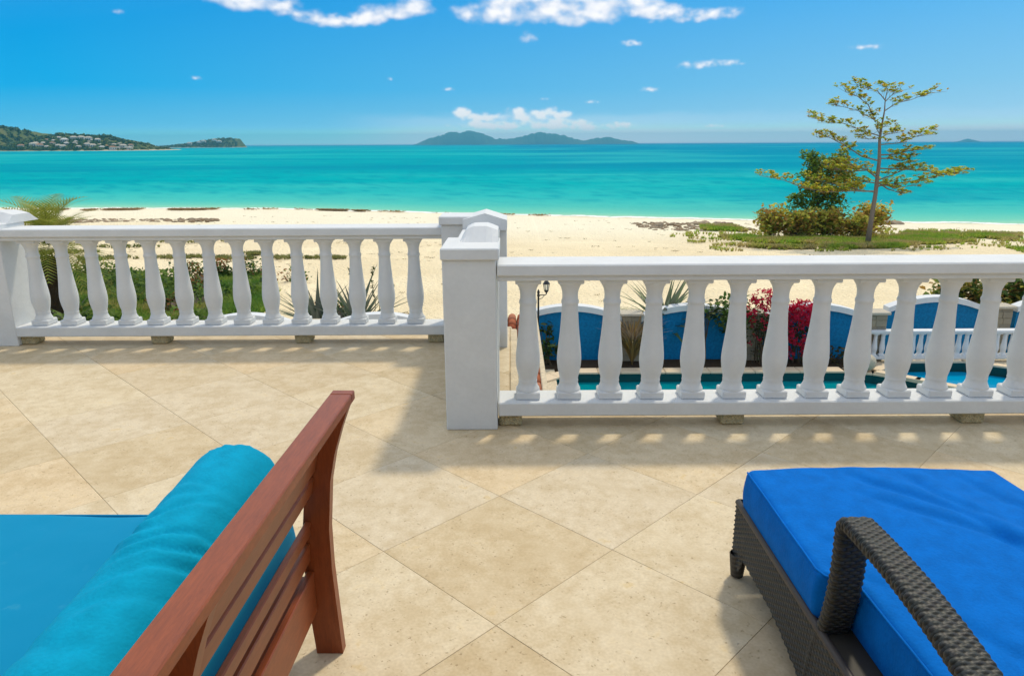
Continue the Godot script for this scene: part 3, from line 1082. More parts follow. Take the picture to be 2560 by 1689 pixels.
func build_pool_garden() -> void:
	# ground of the pool court
	var g := MB.new()
	g.quad(Vector3(-20, DECK - 0.02, -4), Vector3(1.2, DECK - 0.02, -4), Vector3(1.2, DECK - 0.02, -19.25), Vector3(-20, DECK - 0.02, -19.25), Vector3.UP)
	var right_deck := PackedVector2Array([Vector2(9.35, -19.95), Vector2(30, -19.95), Vector2(30, -4), Vector2(15.2, -4), Vector2(14.7, -17.6), Vector2(14.2, -19.1), Vector2(13.1, -19.75), Vector2(11.2, -19.75), Vector2(10.0, -18.95), Vector2(9.4, -19.0)])
	var ridx := Geometry2D.triangulate_polygon(right_deck)
	for i in range(0, ridx.size(), 3):
		var q: Array = []
		for k in 3:
			q.append(Vector3(right_deck[ridx[i + k]].x, DECK - 0.02, right_deck[ridx[i + k]].y))
		g.tri(q[0], q[1], q[2], Vector3.UP)
	put("pool_deck", g.mesh(), M.cream, self, "structure")
	g = MB.new()
	g.box(Vector3(-3.4, DECK - 0.2, -19.66), Vector3(27.0, 0.42, 0.8))
	put("planting_bed", g.mesh(), M.dirt, self, "structure")
	# pool: far and left sides with dark tiles, coping stones, water
	var rim: Array = [Vector2(0.1, -13.5), Vector2(0.75, -18.0), Vector2(1.78, -18.83), Vector2(9.28, -18.83), Vector2(9.95, -18.6), Vector2(10.6, -18.12), Vector2(12.0, -16.8), Vector2(14.9, -13.9)]
	var tile := MB.new()
	var cop := put("pool_coping", null, null, self, "structure")
	var cm := bumped(mat(lin(0.68, 0.55, 0.38), 0.75, 0.3), M.fine, 0.6, 1.0)
	var base := MB.new()
	for i in rim.size() - 1:
		var a: Vector2 = rim[i]
		var b: Vector2 = rim[i + 1]
		var d := (b - a).normalized()
		var n := Vector2(d.y, -d.x)
		var A := Vector3(a.x, DECK, a.y)
		var B := Vector3(b.x, DECK, b.y)
		var N := Vector3(n.x, 0, n.y)
		tile.quad(A + Vector3(0, -0.03, 0), B + Vector3(0, -0.03, 0), B + Vector3(0, -1.2, 0), A + Vector3(0, -1.2, 0), -N)
		var L := a.distance_to(b)
		var cnt := maxi(1, int(round(L / 0.62)))
		for k in cnt:
			var m := a + d * (k + 0.5) * L / cnt
			var bb := MB.new()
			bb.box(Vector3.ZERO, Vector3(L / cnt - 0.012, 0.06, 0.42), 0.012)
			var o := put("coping_stone", bb.mesh(), cm, cop)
			o.position = Vector3(m.x + n.x * 0.17, DECK, m.y + n.y * 0.17)
			o.rotation.y = -atan2(d.y, d.x)
	put("pool_wall", tile.mesh(), bumped(mat(lin(0.004, 0.07, 0.075), 0.25, 0.4), M.fine, 0.3, 2.0), self, "structure")
	var wpoly := PackedVector2Array()
	for q in rim:
		wpoly.append(q + (Vector2(5, -14) - q).normalized() * 0.002)
	var wm := mat(lin(0.0, 0.21, 0.25), 0.06, 0.18)
	wm.normal_enabled = true
	var wn := noise(0.012, 71, 3).get_seamless_image(256, 256)
	wn.bump_map_to_normal_map(4.0)
	wm.normal_texture = ImageTexture.create_from_image(wn)
	wm.normal_scale = 0.25
	wm.uv1_triplanar = true
	wm.uv1_world_triplanar = true
	wm.uv1_scale = Vector3.ONE * 0.5
	put("pool_water", flat_poly(wpoly, DECK - 0.27), wm, self, "structure")
	# spa: raised octagon of water behind the pool's right end
	var spa := PackedVector2Array([Vector2(10.2, -18.72), Vector2(11.35, -19.5), Vector2(13.0, -19.5), Vector2(14.0, -18.9), Vector2(14.4, -17.6), Vector2(13.6, -15.9), Vector2(12.35, -16.75), Vector2(10.95, -18.08)])
	var sc := MB.new()
	var st := MB.new()
	var ctr := Vector2(12.3, -18.0)
	for i in spa.size():
		var a := spa[i]
		var b := spa[(i + 1) % spa.size()]
		var d := (b - a).normalized()
		var n := Vector2(d.y, -d.x)
		if n.dot((a + b) / 2 - ctr) < 0:
			n = -n
		var A := Vector3(a.x, DECK + 0.03, a.y)
		var B := Vector3(b.x, DECK + 0.03, b.y)
		var N := Vector3(n.x, 0, n.y)
		sc.flat = true
		var rot := Basis(Vector3.UP, -atan2(d.y, d.x))
		sc.box((A + B) / 2 + N * 0.12 + Vector3(0, 0.02, 0), Vector3(a.distance_to(b) + 0.12, 0.06, 0.26), 0.01, rot)
		st.quad(A, B, B + Vector3(0, -1.0, 0), A + Vector3(0, -1.0, 0), -N)
		st.quad(A + N * 0.22, B + N * 0.22, B + N * 0.22 + Vector3(0, -0.4, 0), A + N * 0.22 + Vector3(0, -0.4, 0), N)
	put("spa_coping", sc.mesh(), cm, self, "structure")
	put("spa_wall", st.mesh(), bumped(mat(lin(0.004, 0.055, 0.055), 0.3, 0.4), M.fine, 0.3, 2.0), self, "structure")
	var sw := wm.duplicate()
	sw.albedo_color = lin(0.0, 0.26, 0.48)
	put("spa_water", flat_poly(spa, DECK - 0.24), sw, self, "structure")
	# garden wall with arched blue panels and stone pillars
	var t := thing("garden_wall", "low garden wall of arched blue panels with white copings and stone pillars, behind the pool", "wall", Vector3(0, DECK, 0))
	for i in range(0, 3):
		garden_wall_bay(t, ARCH0 + PITCH * i, WALLZ)
		stone_pillar(t, ARCH0 + PITCH * (i + 0.5), WALLZ + 0.05)
	var t3 := thing("garden_wall", "left stretch of the arched blue garden wall, its white copings just showing under the left railing", "wall", Vector3(0, DECK - 0.22, 0))
	for x in [-3.85, -7.75]:
		garden_wall_bay(t3, x, WALLZ)
		stone_pillar(t3, x - 1.95, WALLZ + 0.05)
	var t2 := thing("garden_wall", "short stretch of blue arched garden wall set back behind the lower balustrade at right", "wall", Vector3(0, DECK - 0.1, 0))
	garden_wall_bay(t2, 13.2, -21.5)
	stone_pillar(t2, 15.2, -21.4, 1.3)
	garden_wall_bay(t2, 17.2, -21.5)
	# lower balustrade
	var lb := balustrade("balustrade", "small white balustrade down beside the pool, seen through the right railing", Vector3(10.25, DECK, -19.72), 4.6, 0.0, 0.3, 19, [])
	lb.scale = Vector3(1.0, 1.04, 1.0)
	for c in lb.get_children():
		if String(c.name).begins_with("baluster"):
			c.scale = Vector3(1.25, 1, 1.25)
	# stone ball by the pool
	var bl := MB.new()
	bl.flat = false
	bl.color(Color(0.50, 0.44, 0.33))
	var prof: Array = []
	for i in 13:
		var a := PI * i / 12.0
		prof.append(Vector2(maxf(sin(a) * 0.27, 0.001), -cos(a) * 0.25))
	bl.lathe(prof, 18)
	var ball := put("stone_ball", bl.mesh(), M.rock)
	ball.position = Vector3(9.85, DECK + 0.27, -18.85)
	tag(ball, "round pale stone ball on the edge between pool and spa", "stone ball")
	# lamp post in front of the wall
	var lp := thing("lamp_post", "black lamp post with one lantern on a scrolled arm by the garden wall", "lamp post", Vector3(0.755, DECK, -19.7))
	lp.scale = Vector3.ONE * 0.83
	var b2 := MB.new()
	b2.flat = false
	b2.lathe([Vector2(0.09, 0.0), Vector2(0.085, 0.12), Vector2(0.05, 0.16), Vector2(0.042, 0.3), Vector2(0.034, 0.4), Vector2(0.032, 2.4), Vector2(0.05, 2.43), Vector2(0.05, 2.47), Vector2(0.034, 2.5), Vector2(0.05, 2.56), Vector2(0.03, 2.62), Vector2(0.002, 2.68)], 10)
	put("pole", b2.mesh(), M.black, lp)
	b2 = MB.new()
	b2.flat = false
	b2.tube([Vector3(0, 2.44, 0), Vector3(0.12, 2.47, 0), Vector3(0.22, 2.46, 0), Vector3(0.27, 2.5, 0), Vector3(0.27, 2.56, 0)], [0.018, 0.018, 0.018, 0.018, 0.03], 7)
	b2.tube([Vector3(0, 2.3, 0), Vector3(0.06, 2.33, 0), Vector3(0.13, 2.36, 0), Vector3(0.18, 2.42, 0), Vector3(0.21, 2.46, 0)], [0.01, 0.01, 0.01, 0.01, 0.01], 6)
	put("arm", b2.mesh(), M.black, lp)
	b2 = MB.new()
	b2.lathe([Vector2(0.05, 2.56), Vector2(0.075, 2.6), Vector2(0.07, 2.63)], 6, Vector3(0.27, 0, 0))
	for k in 6:
		var a := TAU * k / 6
		b2.tube([Vector3(0.27 + cos(a) * 0.07, 2.62, sin(a) * 0.07), Vector3(0.27 + cos(a) * 0.105, 2.84, sin(a) * 0.105)], [0.009, 0.009], 4)
	b2.lathe([Vector2(0.12, 2.84), Vector2(0.125, 2.86), Vector2(0.07, 2.93), Vector2(0.035, 2.97), Vector2(0.03, 3.0), Vector2(0.012, 3.03), Vector2(0.012, 3.08), Vector2(0.001, 3.1)], 6, Vector3(0.27, 0, 0))
	var ln := put("lantern", b2.mesh(), M.black, lp)
	b2 = MB.new()
	b2.lathe([Vector2(0.066, 2.63), Vector2(0.1, 2.84)], 6, Vector3(0.27, 0, 0))
	put("glass", b2.mesh(), M.glass, ln)
	# small tiled roof below the terrace corner
	var ob := thing("outbuilding", "little cream outbuilding with a terracotta barrel tile roof, below the corner pillar", "outbuilding", Vector3(0, 0, 0))
	b2 = MB.new()
	b2.box(Vector3(0.14, -3.3, -10.4), Vector3(0.62, 3.2, 5.2))
	put("wall", b2.mesh(), M.cream, ob)
	for q in [[-0.135, 0.11], [0.42, 0.075]]:
		b2 = MB.new()
		b2.box(Vector3(q[0], -1.68, -10.4), Vector3(q[1], 0.3, 5.3), 0.012)
		put("parapet", b2.mesh(), M.cream, ob)
	var terr: Array = []
	for c in [[0.36, 0.10, 0.045], [0.42, 0.14, 0.07], [0.30, 0.085, 0.04], [0.46, 0.19, 0.11]]:
		terr.append(bumped(mat(lin(c[0], c[1], c[2]), 0.85, 0.2), M.fine, 1.0, 4.0))
	var tm := MB.new()
	tm.flat = false
	for k in 8:
		var a := PI * k / 8
		var a2 := PI * (k + 1) / 8
		var r0 := 0.085
		var r1 := 0.07
		tm.quad(Vector3(cos(a) * r0, sin(a) * r0 + 0.02, 0.21), Vector3(cos(a2) * r0, sin(a2) * r0 + 0.02, 0.21), Vector3(cos(a2) * r1, sin(a2) * r1, -0.21), Vector3(cos(a) * r1, sin(a) * r1, -0.21), Vector3(cos(a), sin(a), 0))
		tm.quad(Vector3(cos(a) * r0, sin(a) * r0 + 0.02, 0.21), Vector3(cos(a2) * r0, sin(a2) * r0 + 0.02, 0.21), Vector3(cos(a2) * 0.06, sin(a2) * 0.06, 0.21), Vector3(cos(a) * 0.06, sin(a) * 0.06, 0.21), Vector3(0, 0, 1))
	var tmesh := tm.mesh()
	for col in 3:
		for row in 14:
			var o := put("roof_tile", tmesh, terr[rng.randi() % 4], ob)
			o.position = Vector3(0.0 + col * 0.165, -1.63 + rr(-0.008, 0.008), -8.05 - row * 0.35)
			o.rotation = Vector3(0.02, rr(-0.03, 0.03), 0)
	# plants by the wall
	blade_plant("yucca", "spiky green yucca standing behind the wall between two blue arches", "yucca", Vector3(4.62, -4.0, -20.9), 64, 2.0, 0.2, Color(0.06, 0.11, 0.035), Color(0.11, 0.16, 0.05), 0.22, 0.96)
	blade_plant("dry_grass", "clump of tall brown dried grass hanging in front of a stone pillar by the pool", "dry grass", Vector3(3.46, DECK, -19.55), 320, 1.45, 0.075, Color(0.36, 0.22, 0.05), Color(0.17, 0.11, 0.04), 0.7, 1.0, 0.9)
	bush("shrub", "leafy green shrub over the second blue arch, left of the red flowers", "shrub", Vector3(6.35, -3.35, -19.75), Vector3(0.55, 0.6, 0.4), 420, 0.16, [Color(0.07, 0.13, 0.025), Color(0.035, 0.075, 0.02), Color(0.11, 0.16, 0.04)], DECK)
	bush("shrub", "trailing leafy climber on the coping left of the leafy green shrub", "shrub", Vector3(5.55, -3.2, -19.8), Vector3(0.45, 0.3, 0.3), 140, 0.14, [Color(0.06, 0.11, 0.02), Color(0.03, 0.07, 0.02), Color(0.2, 0.22, 0.09)], DECK)
	bush("shrub", "low dark green plant at the foot of the first blue arch", "shrub", Vector3(1.05, -4.3, -19.62), Vector3(0.38, 0.32, 0.25), 150, 0.16, [Color(0.05, 0.10, 0.02), Color(0.025, 0.06, 0.02), Color(0.09, 0.12, 0.03)], DECK)
	bush("shrub", "thin plant with a few broad leaves against the first blue arch", "shrub", Vector3(1.0, -3.65, -19.8), Vector3(0.3, 0.22, 0.1), 34, 0.17, [Color(0.03, 0.06, 0.015), Color(0.06, 0.09, 0.02)], DECK)
	var bo := bush("bougainvillea", "taller bougainvillea with scattered crimson flowers, left of the pair by the pool", "bougainvillea", Vector3(7.2, -3.75, -19.7), Vector3(0.55, 1.0, 0.35), 620, 0.11, [Color(0.06, 0.075, 0.02), Color(0.09, 0.06, 0.025), Color(0.035, 0.05, 0.015), Color(0.12, 0.13, 0.05)], DECK)
	flowers(bo, Vector3(7.2, -3.55, -19.66), Vector3(0.55, 1.0, 0.36), 120, 0.4)
	bo = bush("bougainvillea", "bougainvillea thick with crimson flowers, right of the pair by the pool", "bougainvillea", Vector3(8.3, -3.85, -19.7), Vector3(0.58, 0.82, 0.35), 420, 0.11, [Color(0.05, 0.07, 0.02), Color(0.03, 0.045, 0.015), Color(0.08, 0.06, 0.03)], DECK)
	flowers(bo, Vector3(8.28, -3.75, -19.66), Vector3(0.6, 0.85, 0.4), 310, 0.0)
	bush("shrub", "low bush with a few red blooms at the right end of the planting bed", "shrub", Vector3(9.3, -4.45, -19.6), Vector3(0.4, 0.3, 0.2), 120, 0.12, [Color(0.04, 0.06, 0.015), Color(0.07, 0.06, 0.02)], DECK)
	bush("sea_grape", "dense sea grape bush behind the wall at right, nearer the middle", "bush", Vector3(15.4, -4.0, -23.6), Vector3(1.05, 1.15, 0.8), 1500, 0.26, [Color(0.13, 0.2, 0.035), Color(0.06, 0.11, 0.02), Color(0.3, 0.28, 0.05), Color(0.3, 0.17, 0.04)], -5.1)
	bush("sea_grape", "dense sea grape bush behind the wall at the right edge", "bush", Vector3(17.6, -3.95, -23.8), Vector3(1.2, 1.2, 0.8), 1600, 0.26, [Color(0.13, 0.2, 0.035), Color(0.06, 0.11, 0.02), Color(0.32, 0.28, 0.05), Color(0.28, 0.15, 0.04)], -5.1)

func flat_poly(poly: PackedVector2Array, y: float) -> ArrayMesh:
	var b := MB.new()
	var idx := Geometry2D.triangulate_polygon(poly)
	for i in range(0, idx.size(), 3):
		var q: Array = []
		for k in 3:
			q.append(Vector3(poly[idx[i + k]].x, y, poly[idx[i + k]].y))
		b.tri(q[0], q[1], q[2], Vector3.UP)
	return b.mesh()

# ---------------------------------------------------------------- plants
func leaf_mesh(l := 1.0, w := 0.55) -> ArrayMesh:
	# one broad leaf, folded along its rib and drooping a little, along +z
	var b := MB.new()
	b.flat = false
	var rib := [Vector3(0, 0, 0), Vector3(0, 0.10, 0.45) * l, Vector3(0, 0.02, 1.0) * l]
	for s in [-1.0, 1.0]:
		var e1 := Vector3(s * w * 0.5, 0.17 * l, 0.35 * l)
		var e2 := Vector3(s * w * 0.42, 0.14 * l, 0.72 * l)
		b.tri(rib[0], rib[1], e1, Vector3.UP)
		b.tri(rib[1], e2, e1, Vector3.UP)
		b.tri(rib[1], rib[2], e2, Vector3.UP)
	return b.mesh()

var leaf_cache: ArrayMesh

func rand_basis(up: float) -> Basis:
	var d := Vector3(rr(-1, 1), rr(-0.5, 1.0) * up, rr(-1, 1)).normalized()
	return Basis.looking_at(-d, Vector3.UP.slerp(Vector3.RIGHT, 0.02)) * Basis(Vector3.BACK, rr(-0.9, 0.9))

func bush(called: String, label: String, cat: String, c: Vector3, r: Vector3, n: int, leaf: float, cols: Array, foot: float, group := "") -> Node3D:
	if leaf_cache == null:
		leaf_cache = leaf_mesh()
	var t := thing(called, label, cat, Vector3(c.x, foot, c.z), 0.0, group)
	var s := MB.new()
	s.flat = false
	s.color(Color(0.10, 0.075, 0.05))
	var base := Vector3(0, -0.05, 0)
	var tips: Array = []
	for i in maxi(5, n / 60):
		var d := Vector3(rr(-1, 1), rr(-0.2, 1), rr(-1, 1)).normalized() * pow(rng.randf(), 0.4) * 0.9
		var tip := Vector3(0, c.y - foot, 0) + d * r
		var b0 := base + Vector3(rr(-0.3, 0.3) * r.x, 0, rr(-0.3, 0.3) * r.z)
		var m := b0.lerp(tip, 0.55) + Vector3(rr(-0.1, 0.1), 0.12 * r.y, rr(-0.1, 0.1))
		s.tube([b0, m, tip], [0.022, 0.015, 0.006], 5, false)
		tips.append(tip)
	put("stems", s.mesh(), M.wood_veg, t)
	# leaves in clumps, so that light and dark patches and gaps appear
	var xs: Array = []
	var cs: Array = []
	var clumps: Array = []
	for i in maxi(6, n / 14):
		var d := Vector3(rr(-1, 1), rr(-0.75, 1), rr(-1, 1))
		d = d.normalized() * pow(rng.randf(), 0.35)
		clumps.append([Vector3(0, c.y - foot, 0) + d * r * rr(0.68, 1.22), cols[rng.randi() % cols.size()]])
	for i in n:
		var q = clumps[rng.randi() % clumps.size()]
		var spread := 0.9 * leaf + 0.16 * r.x
		var p: Vector3 = q[0] + Vector3(rr(-1, 1), rr(-1, 1), rr(-1, 1)) * spread
		p.y = maxf(p.y, 0.02)
		var sc := leaf * rr(0.6, 1.25)
		xs.append(Transform3D(rand_basis(0.8).scaled(Vector3(sc, sc, sc)), p))
		var k := rr(0.75, 1.3)
		var col: Color = q[1]
		cs.append(Color(col.r * k, col.g * k, col.b * k))
	scatter("foliage", leaf_cache, M.leaf, xs, cs, t)
	return t

func flowers(t: Node3D, c: Vector3, r: Vector3, n: int, up: float) -> void:
	var f := MB.new()
	for k in 3:
		var a := TAU * k / 3
		var d := Vector3(cos(a), 0.5, sin(a))
		var e := Vector3(-sin(a), 0, cos(a)) * 0.42
		f.tri(Vector3.ZERO, d * 0.55 + e, d * 0.55 - e, Vector3.UP)
		f.tri(d * 0.55 + e, d * 1.05, d * 0.55 - e, Vector3.UP)
	var xs: Array = []
	var cs: Array = []
	for i in n:
		var d := Vector3(rr(-1, 1), rr(-1, 1), rr(-0.2, 1)).normalized()
		if d.y < up - rng.randf() * 1.2:
			d.y = absf(d.y)
		var p := c + d * r * rr(0.85, 1.08) - t.position
		for k in 3:
			var s := rr(0.05, 0.085)
			xs.append(Transform3D(rand_basis(1.0).scaled(Vector3(s, s, s)), p + Vector3(rr(-1, 1), rr(-1, 1), rr(-1, 1)) * 0.06))
			cs.append(Color(0.52, 0.008, 0.03).lerp(Color(0.66, 0.03, 0.10), rng.randf()))
	scatter("flowers", f.mesh(), M.leaf, xs, cs, t)

func blade(l: float, w: float, droop: float) -> ArrayMesh:
	# a stiff tapering leaf along +z that bends down by droop
	var b := MB.new()
	b.flat = false
	var n := 6
	var pts: Array = []
	for i in n + 1:
		var t := i / float(n)
		var a := droop * t * t
		pts.append([Vector3(0, -sin(a) * l * t * 0.7, l * t * cos(a * 0.6)), w * (0.55 + 0.45 * sin(PI * minf(t * 1.6, 1.0))) * (1.0 - pow(t, 2.2)) + 0.002])
	for i in n:
		var p0: Vector3 = pts[i][0]
		var p1: Vector3 = pts[i + 1][0]
		var w0: float = pts[i][1]
		var w1: float = pts[i + 1][1]
		for s in [-1.0, 1.0]:
			b.quad(p0, p1, p1 + Vector3(s * w1 * 0.5, w1 * 0.22, 0), p0 + Vector3(s * w0 * 0.5, w0 * 0.22, 0), Vector3.UP)
	return b.mesh()

func blade_plant(called: String, label: String, cat: String, at: Vector3, n: int, l: float, w: float, c1: Color, c2: Color, droop: float, upmax: float, upmin := 0.02, group := "") -> Node3D:
	var t := thing(called, label, cat, at, 0.0, group)
	var shapes: Array = []
	for k in 4:
		shapes.append(blade(1.0, w / l, droop * rr(0.4, 1.4)))
	var ms: Array = []
	for k in 4:
		var cc := c1.lerp(c2, k / 3.0)
		var m := mat(cc.linear_to_srgb(), 0.5, 0.35)
		m.cull_mode = BaseMaterial3D.CULL_DISABLED
		m.backlight_enabled = true
		m.backlight = Color(0.35, 0.35, 0.35)
		ms.append(m)
	for i in n:
		var el := asin(lerpf(upmin, upmax, pow((i + 0.5) / n, 0.8)))
		var az := i * 2.39996 + rr(-0.3, 0.3)
		var o := put("leaf", shapes[rng.randi() % 4], ms[rng.randi() % 4], t)
		var s := l * rr(0.75, 1.1)
		o.basis = (Basis(Vector3.UP, az) * Basis(Vector3.RIGHT, -el)).scaled(Vector3(s, s, s))
		o.position = Vector3(0, rr(0.02, 0.2) * l * 0.5, 0)
	return t

func tufts(called: String, region: PackedVector2Array, n: int, h: float, w: float, cols: Array, mask_freq: float, mask_level: float, s: int) -> void:
	var b := MB.new()
	for k in 5:
		var a := TAU * k / 5.0 + 0.3
		var lean := Vector3(cos(a), 0, sin(a)) * (0.25 + 0.12 * k)
		var side := Vector3(-sin(a), 0, cos(a)) * w
		b.tri(-side, side, lean * 0.5 + Vector3(0, 0.62, 0) + side * 0.6, Vector3.UP + lean)
		b.tri(-side, lean * 0.5 + Vector3(0, 0.62, 0) + side * 0.6, lean + Vector3(0, 1, 0), Vector3.UP + lean)
	var mn := noise(mask_freq, s, 3)
	var lo := region[0]
	var hi := region[0]
	for p in region:
		lo = lo.min(p)
		hi = hi.max(p)
	var xs: Array = []
	var cs: Array = []
	var tries := 0
	while xs.size() < n and tries < n * 12:
		tries += 1
		var p := Vector2(rr(lo.x, hi.x), rr(lo.y, hi.y))
		if not Geometry2D.is_point_in_polygon(p, region):
			continue
		var m := mn.get_noise_2d(p.x, p.y * 1.5)
		if m < mask_level + rr(-0.12, 0.12):
			continue
		var sc := h * rr(0.5, 1.3)
		xs.append(Transform3D(Basis(Vector3.UP, rr(0, TAU)).scaled(Vector3(sc * 1.2, sc, sc * 1.2)), Vector3(p.x, ground_y(p.x, p.y), p.y)))
		var k := clampf(0.5 + mn.get_noise_2d(p.x * 2.3 + 90.0, p.y * 2.3) * 1.3 + rr(-0.25, 0.25), 0.0, 0.999) * (cols.size() - 1)
		var c0: Color = cols[int(k)]
		cs.append(c0.lerp(cols[int(k) + 1], k - int(k)))
	scatter(called, b.mesh(), M.leaf, xs, cs)

func leafy_cover(called: String, region: PackedVector2Array, n: int, s: int) -> void:
	var mn := noise(0.22, s, 3)
	var lo := region[0]
	var hi := region[0]
	for p in region:
		lo = lo.min(p)
		hi = hi.max(p)
	var xs: Array = []
	var cs: Array = []
	var tries := 0
	while xs.size() < n and tries < n * 14:
		tries += 1
		var p := Vector2(rr(lo.x, hi.x), rr(lo.y, hi.y))
		var m := mn.get_noise_2d(p.x, p.y)
		if m < 0.02 or not Geometry2D.is_point_in_polygon(p, region):
			continue
		var sc := rr(0.14, 0.3)
		xs.append(Transform3D(rand_basis(0.8).scaled(Vector3(sc, sc, sc)), Vector3(p.x, ground_y(p.x, p.y) + rr(0.1, 0.2 + clampf(m * 2.2, 0.0, 0.8)), p.y)))
		var k := clampf(0.5 + mn.get_noise_2d(p.x * 2.1 + 50.0, p.y * 2.1) * 1.4, 0.0, 1.0)
		cs.append(Color(0.05, 0.11, 0.02).lerp(Color(0.17, 0.26, 0.04), k) * rr(0.8, 1.2))
	scatter(called, leaf_cache, M.leaf, xs, cs)

func rock_mesh(s: int) -> ArrayMesh:
	var n := noise(0.9, s, 3)
	var p := PackedVector3Array()
	var c := PackedColorArray()
	for j in 8:
		for i in 13:
			var a := TAU * i / 12.0
			var e := PI * j / 7.0
			var d := Vector3(cos(a) * sin(e), cos(e), sin(a) * sin(e))
			var r := 1.0 + 0.45 * n.get_noise_3dv(d * 1.3)
			p.append(d * r * Vector3(1.0, 0.62, 0.85))
			c.append(Color(0.26, 0.19, 0.13).lerp(Color(0.46, 0.37, 0.26), clampf(0.5 + n.get_noise_3dv(d * 2.0 + Vector3.ONE * 4.0), 0.0, 1.0)))
	return grid_mesh(13, 8, p, c, false)

